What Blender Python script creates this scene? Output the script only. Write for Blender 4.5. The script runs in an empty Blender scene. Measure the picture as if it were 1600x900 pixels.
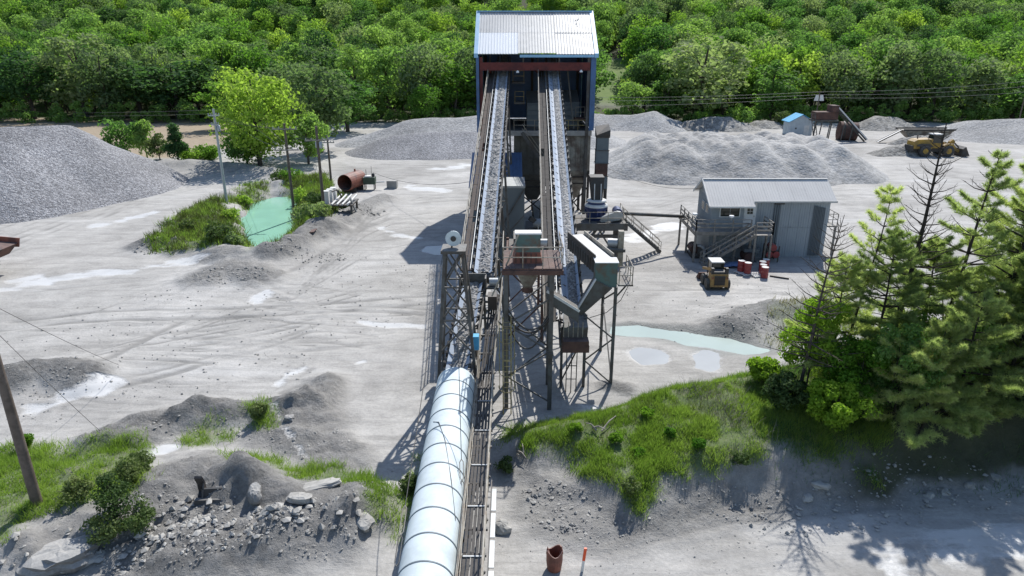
import bpy, math, random
import numpy as np
from mathutils import Vector, Matrix

# ------------------------------------------------------------------ camera, sky, sun, exposure
SC = bpy.context.scene
COL = SC.collection
CAM_H, PITCH = 18.2, math.radians(20)
cd = bpy.data.cameras.new('camera'); cam = bpy.data.objects.new('camera', cd); COL.objects.link(cam)
cam.location = (0, 0, CAM_H); cam.rotation_euler = (math.pi/2 - PITCH, 0, 0)
cd.sensor_width = 36; cd.lens = 24; cd.clip_start = 0.3; cd.clip_end = 6000
SC.camera = cam
SUN_EL, SUN_AZ = math.radians(49), math.radians(21)      # the sun stands ahead of the camera, a little to its right
to_sun = Vector((math.cos(SUN_EL)*math.sin(SUN_AZ), math.cos(SUN_EL)*math.cos(SUN_AZ), math.sin(SUN_EL)))
W = bpy.data.worlds.new('World'); SC.world = W; W.use_nodes = True
nt = W.node_tree; nt.nodes.clear()
sky = nt.nodes.new('ShaderNodeTexSky'); sky.sky_type = 'NISHITA'; sky.sun_disc = False
sky.sun_elevation = SUN_EL; sky.sun_rotation = SUN_AZ; sky.air_density = 1.0; sky.dust_density = 0.6; sky.ozone_density = 1.5
bg = nt.nodes.new('ShaderNodeBackground'); bg.inputs['Strength'].default_value = 0.14
wo = nt.nodes.new('ShaderNodeOutputWorld')
nt.links.new(sky.outputs[0], bg.inputs[0]); nt.links.new(bg.outputs[0], wo.inputs[0])
sl = bpy.data.lights.new('sun', 'SUN'); sl.energy = 5.0; sl.angle = math.radians(0.53); sl.color = (1.0, 0.965, 0.91)
so = bpy.data.objects.new('sun', sl); COL.objects.link(so); so.location = (60, 150, 200)
so.rotation_euler = (-to_sun).to_track_quat('-Z', 'Y').to_euler()
SC.view_settings.view_transform = 'Standard'; SC.view_settings.look = 'None'
SC.view_settings.exposure = 0.25; SC.view_settings.gamma = 1.0
SC.cycles.max_bounces = 9; SC.cycles.transparent_max_bounces = 8; SC.cycles.diffuse_bounces = 6; SC.cycles.transmission_bounces = 4; SC.cycles.glossy_bounces = 3; SC.cycles.volume_bounces = 0
SC.cycles.use_adaptive_sampling = True

SP, CP = math.sin(PITCH), math.cos(PITCH)
def G(px, py, z=0.0):
    """survey helper: the place on a level plane at height z that was sighted at photo pixel px, py"""
    u = (px-800)/1066.7; t = (450-py)/1066.7
    s = (CAM_H - z)/(SP - t*CP)
    return (u*s, s*(CP + t*SP))

# ------------------------------------------------------------------ noise
def _hash(ix, iy, seed):
    h = (ix.astype(np.int64)*374761393 + iy.astype(np.int64)*668265263 + seed*1442695041) & 0x7fffffff
    h = ((h ^ (h >> 13))*1274126177) & 0x7fffffff
    return ((h ^ (h >> 16)) & 0xffff)/65535.0
def vnoise(x, y, seed=0):
    x = np.asarray(x, float); y = np.asarray(y, float)
    ix = np.floor(x); iy = np.floor(y); fx = x-ix; fy = y-iy
    fx = fx*fx*(3-2*fx); fy = fy*fy*(3-2*fy)
    a = _hash(ix, iy, seed); b = _hash(ix+1, iy, seed); c = _hash(ix, iy+1, seed); d = _hash(ix+1, iy+1, seed)
    return (a+(b-a)*fx)*(1-fy) + (c+(d-c)*fx)*fy
def fbm(x, y, sc, seed=0, octv=4, gain=.5):
    r = 0; amp = 1; tot = 0
    x = np.asarray(x, float); y = np.asarray(y, float)
    for k in range(octv):
        r = r + amp*(vnoise(x/sc + 17.3*k, y/sc - 9.1*k, seed+k)*2-1); tot += amp; amp *= gain; sc /= 2.03
    return r/tot
def sstep(a, b, x):
    t = np.clip((x-a)/(b-a), 0, 1); return t*t*(3-2*t)

# ------------------------------------------------------------------ materials
MATS = {}
def new_mat(name):
    m = bpy.data.materials.new(name); m.use_nodes = True
    n = m.node_tree; b = n.nodes['Principled BSDF']
    MATS[name] = m
    return m, n, b
def N(n, typ, **kw):
    o = n.nodes.new(typ)
    for k, v in kw.items():
        if k in o.inputs: o.inputs[k].default_value = v
        else: setattr(o, k, v)
    return o
def ramp(n, fac, stops):
    r = n.nodes.new('ShaderNodeValToRGB'); e = r.color_ramp.elements
    while len(e) < len(stops): e.new(0.5)
    for i, (p, c) in enumerate(stops):
        e[i].position = p; e[i].color = (*c, 1) if len(c) == 3 else c
    n.links.new(fac, r.inputs[0]); return r
def mixc(n, fac, a, b, mode='MIX'):
    m = n.nodes.new('ShaderNodeMix'); m.data_type = 'RGBA'; m.blend_type = mode
    for sock, v in ((m.inputs[0], fac), (m.inputs[6], a), (m.inputs[7], b)):
        if hasattr(v, 'is_linked') or hasattr(v, 'links'): n.links.new(v, sock)
        elif isinstance(v, (int, float)): sock.default_value = v
        else: sock.default_value = (*v, 1) if len(v) == 3 else v
    return m.outputs[2]
def math_(n, op, a, b=None, clamp=False):
    m = n.nodes.new('ShaderNodeMath'); m.operation = op; m.use_clamp = clamp
    for i, v in enumerate((a, b)):
        if v is None: continue
        if isinstance(v, (int, float)): m.inputs[i].default_value = v
        else: n.links.new(v, m.inputs[i])
    return m.outputs[0]
def metal(name, col, col2=None, rough=.55, met=0.0, dust=.35, scale=1.2, wear=.5, dustcol=(.42, .415, .40), bump=.05):
    """painted or bare steel that has stood in a quarry: blotches of a second colour and dust lying on what faces up"""
    m, n, b = new_mat(name)
    tc = N(n, 'ShaderNodeTexCoord'); no = N(n, 'ShaderNodeTexNoise', Scale=scale, Detail=7.0, Roughness=.65)
    n.links.new(tc.outputs['Object'], no.inputs['Vector'])
    f = ramp(n, no.outputs[0], [(.31+.14*wear, (0, 0, 0)), (.50+.14*wear, (1, 1, 1))])
    c = mixc(n, f.outputs[0], col2 or tuple(v*.7 for v in col), col)
    ge = N(n, 'ShaderNodeNewGeometry'); sp = N(n, 'ShaderNodeSeparateXYZ'); n.links.new(ge.outputs['Normal'], sp.inputs[0])
    up = math_(n, 'MULTIPLY', math_(n, 'SUBTRACT', sp.outputs[2], .15, True), dust*1.3, True)
    n2 = N(n, 'ShaderNodeTexNoise', Scale=scale*4, Detail=5.0); n.links.new(tc.outputs['Object'], n2.inputs['Vector'])
    dm = math_(n, 'ADD', math_(n, 'MULTIPLY', up, math_(n, 'ADD', n2.outputs[0], .5)), math_(n, 'MULTIPLY', n2.outputs[0], dust*.35), True)
    c = mixc(n, dm, c, dustcol)
    n.links.new(c, b.inputs['Base Color'])
    b.inputs['Roughness'].default_value = rough; b.inputs['Metallic'].default_value = met; b.inputs['Specular IOR Level'].default_value = .5 if rough < .5 else .15
    if bump:
        bu = N(n, 'ShaderNodeBump', Strength=bump*4, Distance=.02); n.links.new(n2.outputs[0], bu.inputs['Height']); n.links.new(bu.outputs[0], b.inputs['Normal'])
    return m
def plain(name, col, rough=.6, met=0.0):
    m, n, b = new_mat(name); b.inputs['Base Color'].default_value = (*col, 1); b.inputs['Roughness'].default_value = rough; b.inputs['Metallic'].default_value = met
    return m
def gravel(name, c1, c2, c3, sc=7.0, bump=.9, big=.12):
    m, n, b = new_mat(name)
    tc = N(n, 'ShaderNodeTexCoord')
    vo = N(n, 'ShaderNodeTexVoronoi', Scale=sc); n.links.new(tc.outputs['Object'], vo.inputs['Vector'])
    hs = N(n, 'ShaderNodeSeparateColor'); n.links.new(vo.outputs['Color'], hs.inputs[0])
    r = ramp(n, hs.outputs[0], [(0, c1), (.55, c2), (1, c3)])
    no = N(n, 'ShaderNodeTexNoise', Scale=big, Detail=6.0, Roughness=.6); n.links.new(tc.outputs['Object'], no.inputs['Vector'])
    r2 = ramp(n, no.outputs[0], [(.3, (.70, .70, .70)), (.7, (1.15, 1.15, 1.15))])
    c = mixc(n, 1.0, r.outputs[0], r2.outputs[0], 'MULTIPLY')
    n.links.new(c, b.inputs['Base Color']); b.inputs['Roughness'].default_value = .9
    n3 = N(n, 'ShaderNodeTexNoise', Scale=sc*.35, Detail=6.0); n.links.new(tc.outputs['Object'], n3.inputs['Vector'])
    h = math_(n, 'ADD', math_(n, 'MULTIPLY', vo.outputs['Distance'], -.5), n3.outputs[0])
    bu = N(n, 'ShaderNodeBump', Strength=bump, Distance=.18); n.links.new(h, bu.inputs['Height']); n.links.new(bu.outputs[0], b.inputs['Normal'])
    return m
def leafmat(name, c1, c2, trans=.38, rough=.75):
    m, n, b = new_mat(name)
    at = N(n, 'ShaderNodeAttribute', attribute_name='tint'); oi = N(n, 'ShaderNodeObjectInfo')
    f = math_(n, 'ADD', math_(n, 'MULTIPLY', at.outputs['Fac'], .65), math_(n, 'MULTIPLY', oi.outputs['Random'], .35))
    c = ramp(n, f, [(.1, c1), (.9, c2)])
    hv = N(n, 'ShaderNodeHueSaturation'); n.links.new(c.outputs[0], hv.inputs['Color'])
    n.links.new(math_(n, 'ADD', math_(n, 'MULTIPLY', oi.outputs['Random'], .5), .75), hv.inputs['Value'])
    n.links.new(math_(n, 'ADD', math_(n, 'MULTIPLY', oi.outputs['Random'], -.045), .52), hv.inputs['Hue'])
    b.inputs['Roughness'].default_value = rough; b.inputs['Specular IOR Level'].default_value = .2; n.links.new(hv.outputs[0], b.inputs['Base Color'])
    tr = N(n, 'ShaderNodeBsdfTranslucent'); n.links.new(mixc(n, 1.0, hv.outputs[0], (1.1, 1.32, .72), 'MULTIPLY'), tr.inputs[0])
    ms = N(n, 'ShaderNodeMixShader'); ms.inputs[0].default_value = trans
    n.links.new(b.outputs[0], ms.inputs[1]); n.links.new(tr.outputs[0], ms.inputs[2])
    n.links.new(ms.outputs[0], n.nodes['Material Output'].inputs[0])
    return m

steel = metal('steel_grey', (.105, .104, .098), (.075, .06, .048), dust=.26, rough=.75)
steel_d = metal('steel_dark', (.05, .048, .046), (.07, .055, .045), dust=.2)
rust = metal('rusty_steel', (.13, .07, .055), (.07, .045, .04), dust=.12, rough=.85)
rust_red = metal('rust_orange', (.27, .095, .06), (.14, .06, .045), dust=.2, wear=.7)
redbeam = metal('red_primer', (.15, .035, .03), (.09, .025, .025), dust=.1)
bluewall = metal('blue_sheet', (.05, .13, .30), (.04, .10, .22), dust=.12, rough=.45)
bluetrim = metal('blue_trim', (.28, .52, .74), (.24, .46, .66), dust=.15, rough=.4)
roofm = metal('roof_sheet', (.46, .47, .48), (.36, .37, .375), rough=.42, dust=.3, scale=.5, met=.15)
roofnew = metal('roof_sheet_new', (.78, .80, .82), (.72, .74, .76), rough=.35, dust=.05, scale=.4)
belt = metal('belt_rubber', (.36, .43, .53), (.31, .37, .46), dust=.2, rough=.55)
beltd = metal('belt_black', (.035, .035, .038), (.06, .058, .055), dust=.25)
plankm = metal('weathered_plank', (.06, .053, .048), (.04, .036, .033), dust=.09, scale=3, rough=.9)
plankr = metal('rusty_plank', (.08, .06, .051), (.055, .044, .04), dust=.10, scale=2, rough=.9)
railp = metal('rail_pale', (.36, .33, .27), (.22, .17, .12), dust=.25, scale=2)
raily = metal('rail_yellow', (.33, .27, .09), (.20, .15, .08), dust=.25, scale=2)
teal = metal('teal_paint', (.10, .16, .145), (.15, .085, .055), dust=.12, scale=1.6, wear=.2)
tubem = metal('tube_cover', (.60, .675, .70), (.47, .53, .545), dust=.22, rough=.6, scale=.9, bump=.0, dustcol=(.60, .66, .69))
tubej = plain('joint_dark', (.12, .15, .17), .6)
binm = metal('bin_plate', (.30, .29, .25), (.13, .10, .08), dust=.2, scale=.8, wear=.6)
greybox = metal('grey_cladding', (.15, .175, .19), (.13, .15, .165), dust=.12, scale=.5)
concrete = metal('concrete', (.36, .35, .33), (.27, .26, .245), dust=.3, rough=.9)
crblue = metal('machine_blue', (.02, .045, .16), (.015, .03, .10), dust=.12, rough=.4)
whitep = metal('white_paint', (.72, .72, .70), (.60, .59, .56), dust=.1)
dustw = metal('dusty_white', (.62, .62, .61), (.52, .52, .51), dust=.6, dustcol=(.62, .62, .61))
housem = metal('house_siding', (.34, .375, .395), (.30, .33, .35), dust=.08, scale=.35, rough=.5)
houser = metal('house_roof', (.58, .57, .555), (.50, .49, .48), dust=.3, rough=.55, scale=.6)
timber = metal('grey_timber', (.25, .235, .21), (.17, .155, .14), dust=.2, scale=3)
polewood = metal('pole_wood', (.15, .12, .10), (.10, .08, .065), dust=.05, scale=3)
galv = metal('galvanised', (.40, .42, .43), (.33, .35, .36), rough=.45, met=.3, dust=.1)
glass, _n, _b = new_mat('dark_glass'); _b.inputs['Base Color'].default_value = (.03, .035, .03, 1); _b.inputs['Roughness'].default_value = .08
drumred = metal('drum_red', (.30, .035, .035), (.22, .03, .03), dust=.12, rough=.45)
catyel = metal('machine_yellow', (.42, .25, .035), (.24, .16, .05), dust=.3)
skidc = metal('machine_tan', (.36, .22, .075), (.24, .16, .07), dust=.25)
rubber = metal('tyre_rubber', (.035, .034, .033), (.05, .048, .045), dust=.35)
bark = metal('bark', (.10, .085, .07), (.06, .05, .042), dust=0, scale=5, rough=.95)
barkd = metal('bark_dark', (.05, .042, .036), (.035, .03, .026), dust=0, scale=5, rough=.95)
deadwood = metal('dead_wood', (.33, .30, .26), (.22, .20, .17), dust=0, scale=4, rough=.95)
wirem = plain('wire', (.03, .03, .032), .5)
palewire = plain('pale_wire', (.16, .16, .165), .6)
rockm = metal('limestone', (.36, .35, .325), (.23, .222, .205), dust=.22, scale=1.5, rough=.95, bump=.2)
rockd = metal('dark_rock', (.20, .195, .185), (.14, .135, .13), dust=.5, scale=2.5, rough=.95, bump=.25)
blk = plain('black_steel', (.018, .018, .02), .5)
tarp = metal('blue_tarp', (.03, .10, .28), (.025, .08, .2), dust=.2)
orange = plain('marker_orange', (.75, .09, .02), .5)
lampw = plain('lamp_white', (.8, .8, .8), .3)
skyblue = metal('sky_blue_paint', (.10, .42, .68), (.08, .34, .58), dust=.1)

# ------------------------------------------------------------------ mesh builder and scene tree
class MB:
    def __init__(s): s.V = []; s.F = []; s.S = []
    def add(s, vs, fs, smooth=False):
        o = len(s.V); s.V += [tuple(v) for v in vs]; s.F += [tuple(i+o for i in f) for f in fs]; s.S += [smooth]*len(fs); return s
    def box(s, x0, x1, y0, y1, z0, z1):
        return s.add([(x0,y0,z0),(x1,y0,z0),(x1,y1,z0),(x0,y1,z0),(x0,y0,z1),(x1,y0,z1),(x1,y1,z1),(x0,y1,z1)],
                     [(0,3,2,1),(4,5,6,7),(0,1,5,4),(1,2,6,5),(2,3,7,6),(3,0,4,7)])
    def hexa(s, b, t):   # bottom 4, top 4 points
        return s.add(list(b)+list(t), [(0,3,2,1),(4,5,6,7),(0,1,5,4),(1,2,6,5),(2,3,7,6),(3,0,4,7)])
    def bar(s, p, q, w, h=None, up=(0,0,1)):
        p = Vector(p); q = Vector(q); h = h or w; d = (q-p)
        if d.length < 1e-6: return s
        d.normalize(); u = Vector(up)
        if abs(d.dot(u)) > .97: u = Vector((0,1,0)) if abs(d.y) < .9 else Vector((1,0,0))
        a = d.cross(u).normalized()*(w/2); b = a.cross(d).normalized()*(h/2)
        return s.hexa([p-a-b, p+a-b, q+a-b, q-a-b], [p-a+b, p+a+b, q+a+b, q-a+b])
    def tube(s, p, q, r, n=8, r2=None, cap=True, smooth=True):
        p = Vector(p); q = Vector(q); r2 = r if r2 is None else r2; d = (q-p).normalized()
        u = Vector((0,0,1)) if abs(d.z) < .9 else Vector((1,0,0))
        a = d.cross(u).normalized(); b = a.cross(d).normalized()
        vs = []
        for c, rr in ((p, r), (q, r2)):
            vs += [c + a*(rr*math.cos(2*math.pi*i/n)) + b*(rr*math.sin(2*math.pi*i/n)) for i in range(n)]
        s.add(vs, [(i, i+n, (i+1) % n+n, (i+1) % n) for i in range(n)], smooth)
        if cap: s.add(vs, [tuple(range(n)), tuple(range(2*n-1, n-1, -1))])
        return s
    def path(s, pts, r, n=5, r2=None):
        r2 = r if r2 is None else r2; k = len(pts)-1
        for i in range(k):
            s.tube(pts[i], pts[i+1], r+(r2-r)*i/k, n, r+(r2-r)*(i+1)/k, cap=(i in (0, k-1)))
        return s
    def lathe(s, c, prof, n=16):     # prof: (r, z) from bottom to top about a vertical axis at c
        vs = [(c[0]+r*math.cos(2*math.pi*i/n), c[1]+r*math.sin(2*math.pi*i/n), c[2]+z) for r, z in prof for i in range(n)]
        fs = [(j*n+i, j*n+(i+1) % n, (j+1)*n+(i+1) % n, (j+1)*n+i) for j in range(len(prof)-1) for i in range(n)]
        s.add(vs, fs, True); m = len(prof)-1
        s.add(vs, [tuple(range(n-1, -1, -1)), tuple(m*n+i for i in range(n))]); return s
    def quad(s, a, b, c, d): return s.add([a, b, c, d], [(0, 1, 2, 3)])
    def prism(s, poly, y0, y1):      # poly of (x, z), extruded along y
        k = len(poly)
        return s.add([(x, y0, z) for x, z in poly]+[(x, y1, z) for x, z in poly],
                     [tuple(range(k)), tuple(range(2*k-1, k-1, -1))]+[(i, i+k, (i+1) % k+k, (i+1) % k) for i in range(k)])
    def prismx(s, poly, x0, x1):     # poly of (y, z), extruded along x
        k = len(poly)
        return s.add([(x0, y, z) for y, z in poly]+[(x1, y, z) for y, z in poly],
                     [tuple(range(k-1, -1, -1)), tuple(range(k, 2*k))]+[((i+1) % k, (i+1) % k+k, i+k, i) for i in range(k)])
    def mesh(s, name, off=(0,0,0)):
        me = bpy.data.meshes.new(name); o = off
        me.from_pydata([(v[0]-o[0], v[1]-o[1], v[2]-o[2]) for v in s.V], [], s.F)
        me.polygons.foreach_set('use_smooth', s.S); me.update(); return me
    def build(s, name, m, parent=None, off=None):
        me = s.mesh(name, off if off is not None else origin(parent)); me.materials.append(m)
        o = bpy.data.objects.new(name, me); COL.objects.link(o)
        if parent is not None: o.parent = parent
        elif off is not None: o.location = off
        return o
def origin(o):
    if o is None: return (0, 0, 0)
    while o.parent: o = o.parent
    return tuple(o.location)
def tag(o, label, cat, group=None, kind=None):
    if label: o['label'] = label
    if cat: o['category'] = cat
    if group: o['group'] = group
    if kind or cat: o['kind'] = kind or 'thing'
    return o
def thing(name, label, cat, loc=(0,0,0), group=None):
    o = bpy.data.objects.new(name, None); COL.objects.link(o); o.location = loc; o.empty_display_size = .2
    return tag(o, label, cat, group)
KIDS = {}
def copy_tree(o, parent=None):
    c = o.copy(); COL.objects.link(c); c.parent = parent
    for ch in o.children: copy_tree(ch, c)
    return c
def np_mesh(name, V, F4, m, tint=None, smooth=False, F3=None):
    me = bpy.data.meshes.new(name); V = np.asarray(V, np.float32)
    k = 4 if F3 is None else 3; F = np.asarray(F4 if F3 is None else F3, np.int32)
    me.vertices.add(len(V)); me.vertices.foreach_set('co', V.ravel())
    me.loops.add(F.size); me.loops.foreach_set('vertex_index', F.ravel())
    me.polygons.add(len(F)); me.polygons.foreach_set('loop_start', np.arange(len(F), dtype=np.int32)*k)
    me.polygons.foreach_set('use_smooth', np.full(len(F), smooth))
    if tint is not None:
        a = me.attributes.new('tint', 'FLOAT', 'FACE'); a.data.foreach_set('value', np.asarray(tint, np.float32))
    me.update(calc_edges=True)
    if m: me.materials.append(m)
    return me
def link(name, me, parent=None, loc=None):
    o = bpy.data.objects.new(name, me); COL.objects.link(o); o.parent = parent
    if loc is not None: o.location = loc
    return o
# ------------------------------------------------------------------ terrain: one height sheet, with what lies on it
def pdist(X, Y, pts, reach):
    """distance to a polyline and position along it, only computed near it"""
    pts = np.asarray(pts, float)
    m = (X > pts[:, 0].min()-reach) & (X < pts[:, 0].max()+reach) & (Y > pts[:, 1].min()-reach) & (Y < pts[:, 1].max()+reach)
    D = np.full(X.shape, 1e6); idx = np.nonzero(m)
    x = X[idx]; y = Y[idx]; d = np.full(x.shape, 1e6)
    for (ax, ay), (bx, by) in zip(pts[:-1], pts[1:]):
        L = max((bx-ax)**2+(by-ay)**2, 1e-9); t = np.clip(((x-ax)*(bx-ax)+(y-ay)*(by-ay))/L, 0, 1)
        d = np.minimum(d, np.hypot(x-ax-t*(bx-ax), y-ay-t*(by-ay)))
    D[idx] = d; return D
def pside(X, Y, pts):
    """signed distance to a closed polygon, negative inside"""
    P = list(pts)+[pts[0]]; d = pdist(X, Y, P, 12); ins = np.zeros(X.shape, bool)
    for (ax, ay), (bx, by) in zip(P[:-1], P[1:]):
        c = ((ay > Y) != (by > Y)); ins ^= c & (X < (bx-ax)*(Y-ay)/(by-ay+1e-12)+ax)
    return np.where(ins, -d, d)
def GG(*pts, z=0.0): return [G(a, b, z) for a, b in pts]

POND = GG((378,347),(384,330),(400,316),(430,309),(456,307),(463,322),(456,343),(464,356),(442,372),(427,384),(418,398),(404,400),(397,385),(380,371), z=-.7)
STREAM = GG((962,511),(1000,511),(1040,516),(1100,524),(1150,533),(1196,545),(1165,551),(1120,547),(1085,540),(1060,529),(1010,522),(962,518))
PUDS = [GG((984,549),(1000,544),(1030,548),(1046,556),(1040,564),(1005,568),(992,560)), GG((1085,555),(1100,548),(1122,552),(1126,570),(1110,578),(1090,572)),
        GG((660,392),(668,385),(700,383),(716,388),(712,396),(680,398))]
MX = np.array([-2.5, 0.0, 1.1, 4.5, 7.7, 11.5, 16.2, 22.8, 32, 45])
MFRONT = np.array([25.5, 25.3, 24.2, 21.6, 22.6, 23.2, 24.0, 25.4, 27, 28])
MRIM = np.array([26.2, 27.2, 27.5, 28.2, 29.5, 30.2, 31.0, 33.0, 35, 38])
MTOP = np.array([0.0, 0.6, 1.1, 1.6, 2.1, 2.5, 3.0, 3.1, 3.2, 3.2])
RIDGES = [  # path, height, half width, darkness of the loose dirt
    (GG((20,598),(60,588),(95,585),(135,592)), 1.15, 1.5, 1.0),
    (GG((0,612),(25,606)), .9, 1.2, 1.0),
    (GG((175,690),(215,672),(265,660),(315,652)), .75, 1.2, .9), (GG((315,652),(370,650),(430,640),(480,636)), .7, 1.1, .9),
    (GG((470,640),(500,615),(512,600)), .7, 1.0, .8), (GG((440,670),(490,690),(530,720)), .45, 1.6, .7),
    (GG((235,800),(285,765),(335,748),(385,768)), 1.35, 1.5, .75), (GG((385,775),(440,800),(500,792),(560,800)), 1.15, 1.5, .75),
    (GG((460,845),(520,830),(565,812)), .9, 1.4, .8), (GG((260,890),(330,868),(400,866)), .8, 1.3, .9),
    (GG((200,860),(250,850),(300,835)), .5, 1.2, .5),
    (GG((60,870),(110,850),(140,838)), .8, 1.1, .4),
    (GG((230,385),(265,380),(295,392)), 1.0, 1.5, 1.0),               # heap at the pond's corner
    (GG((325,437),(355,425),(385,430),(405,436)), .9, 2.0, .8), (GG((320,408),(360,407)), .3, 1.4, .7),
    (GG((425,405),(455,392),(485,378),(510,366)), .95, 1.6, .8), (GG((510,366),(545,345),(575,325),(600,312)), 1.0, 1.8, .6),
    (GG((250,262),(310,262),(370,268),(420,275)), 1.5, 2.8, .45),
    (GG((1145,515),(1175,500),(1215,492),(1250,488)), 1.2, 1.9, .75),
    (GG((955,603),(975,608)), .28, .7, .8), (GG((990,508),(1050,510),(1110,520)), .22, .8, .4),
    (GG((0,870),(90,815),(160,770),(205,735)), .55, 3.2, 0), (GG((0,790),(60,745)), .5, 3.0, 0),
]
PALE = [(GG((-40,468),(0,455),(60,441),(130,428),(200,424),(250,414),(300,408)), 1.15), (GG((40,646),(80,634),(120,622),(165,602)), .8),
        (GG((150,352),(190,345),(240,332)), .9), (GG((60,432),(20,440)), .7), (GG((0,590),(40,584)), .8), (GG((435,600),(450,585),(470,578)), .5),
        (GG((595,358),(620,366),(650,372)), .8), (GG((690,264),(730,258)), 1.6), (GG((640,292),(690,298)), 1.4), (GG((1378,858),(1430,850),(1500,848),(1640,835)), 1.0),
        (GG((1395,870),(1400,905)), .35), (GG((560,566),(568,563)), .35), (GG((400,470),(420,455)), .6), (GG((560,503),(660,512)), .45),
        (GG((940,640),(900,655),(870,672)), .9), (GG((985,372),(1050,352)), 1.2),
        (GG((430,650),(455,690),(480,720)), .35), (GG((230,720),(270,705)), .4)]
rt = random.Random(5)
TRACKS = []
def track(px, w=.30, k=1.0, pair=0.0, wob=0):
    p = GG(*px)
    q = [p[0]]
    for a, b in zip(p[:-1], p[1:]):                                  # soften the bends
        q += [(a[0]*.67+b[0]*.33, a[1]*.67+b[1]*.33), (a[0]*.33+b[0]*.67, a[1]*.33+b[1]*.67)]
    q.append(p[-1]); TRACKS.append((q, w, k))
    if pair: TRACKS.append(([(x+pair*.35, y+pair) for x, y in q], w, k*.9))
track([(-30,520),(0,517),(157,497),(289,501),(412,495),(516,488),(600,480),(680,474)], .28, 1.0, 1.9)
track([(516,488),(590,486),(660,492)], .25, .9, 1.0)
track([(120,590),(144,575),(206,542),(280,505)], .3, .9, 1.4)
track([(297,542),(340,537),(388,528),(470,510)], .22, .7, 1.2)
track([(30,645),(41,641),(165,612),(264,587),(342,563),(412,546),(480,520)], .3, .85, 1.6)
for k in range(8): track([(-20,408-9*k),(150,343-6*k),(290,294-3*k),(420,278-1.6*k),(600,272-2*k),(735,268-2.5*k)], .35, .45+.4*rt.random())
track([(430,440),(520,385),(590,345),(690,330)], .3, .8, 1.5); track([(545,372),(590,330),(640,316),(740,312)], .3, .8, 1.8)
track([(560,352),(575,325),(630,300),(735,292)], .3, .6, 1.6); track([(600,345),(618,322),(660,310),(740,306)], .3, .6, 2.2)
track([(480,470),(400,440),(380,436)], .25, .6); track([(390,450),(440,470),(500,490)], .2, .7)
for k in range(7):
    b = 300+14*k; track([(950,b+8),(1000,b+14+3*k),(1040,b+8),(1085,b-6)], .35, .3+.4*rt.random(), 1.7)
for k in range(5): track([(945,292+3*k),(1080,300+3*k),(1330,296+4*k),(1600,285+5*k)], .4, .35, 2.0)
track([(960,452),(1060,455),(1140,452),(1230,462)], .22, .6, 1.5); track([(960,480),(1020,470),(1100,490),(1140,500)], .2, .4)
track([(880,880),(985,858),(1100,818),(1240,806),(1420,790)], .14, .6); track([(900,900),(1060,880),(1240,850),(1400,842)], .2, .3)
for k in range(10):
    x = 20+60*k+rt.random()*40; y = 455+rt.random()*120; track([(x,y),(x+90,y-14+rt.random()*20),(x+200,y-30+rt.random()*40)], .2+.1*rt.random(), .25+.3*rt.random(), 1.7)
for k in range(6): track([(60+10*k,675-9*k),(100,668-9*k),(150+8*k,672-8*k)], .22, .8)
for k in range(8): track([(432+7*k,612+rt.random()*8),(440+7*k,590),(446+7*k,570+rt.random()*10)], .1, .9)
for k in range(16):
    a = rt.random(); x = 40+rt.random()*420; y = 430+rt.random()*190; dx = 90+rt.random()*170; sl_ = rt.choice((-.28, -.2, -.35, .05))
    track([(x,y),(x+dx*.5,y+dx*.5*sl_+rt.uniform(-8,8)),(x+dx,y+dx*sl_)], .16, .55+.4*rt.random(), 1.75)
for k in range(9):
    x = 1010+rt.random()*250; y = 415+rt.random()*90; track([(x,y),(x+40,y-8+rt.random()*12),(x+90+rt.random()*60,y-14+rt.random()*24)], .15, .35+.35*rt.random(), 1.6)
for k in range(7): track([(455+5*k,470-6*k),(520+4*k,430-8*k),(585,392-9*k),(655,380-9*k)], .16, .5+.4*rt.random())
VEG = [  # polygons where grass has taken
    (GG((-60,712),(60,702),(150,708),(210,700),(228,722),(222,770),(205,805),(165,830),(100,815),(40,835),(0,865),(-60,880)), .88),
    (GG((290,690),(335,670),(380,668),(370,690),(320,712),(292,712)), .8), (GG((390,650),(410,632),(428,640),(420,670),(398,676)), .8),
    (GG((350,715),(400,722),(470,738),(540,755),(610,765),(612,790),(585,822),(575,790),(500,760),(420,755),(372,745)), .85),
    (GG((232,388),(270,340),(315,320),(352,322),(378,345),(382,372),(400,388),(398,405),(340,396),(280,398)), .85),
    (GG((436,285),(455,276),(510,272),(520,300),(545,318),(520,350),(470,372),(432,398),(418,400),(428,385),(464,357),(457,343),(463,322),(455,306)), .9),
    (GG((355,318),(378,300),(420,290),(400,312),(383,326)), .55),
    (GG((1195,500),(1245,480),(1290,470),(1290,560),(1200,540)), .45), (GG((640,740),(668,720),(650,790),(615,850),(625,790)), .9),
]
DIRT = [GG((225,775),(330,738),(420,760),(560,785),(585,815),(560,850),(470,880),(400,905),(180,905),(190,850)), GG((165,700),(260,655),(430,636),(520,590),(525,640),(540,715),(470,700),(400,660),(300,670),(220,705)),
        GG((795,735),(870,750),(930,790),(985,815),(1100,770),(1230,760),(1240,800),(1100,822),(985,858),(880,840),(820,800))]
OLDFIELD = [(-150, 118), (-56, 112), (-50, 124), (-48, 158), (-60, 168), (-150, 176)]
MEADOW = [(20, 200), (42, 200), (46, 254), (22, 254)]

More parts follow.
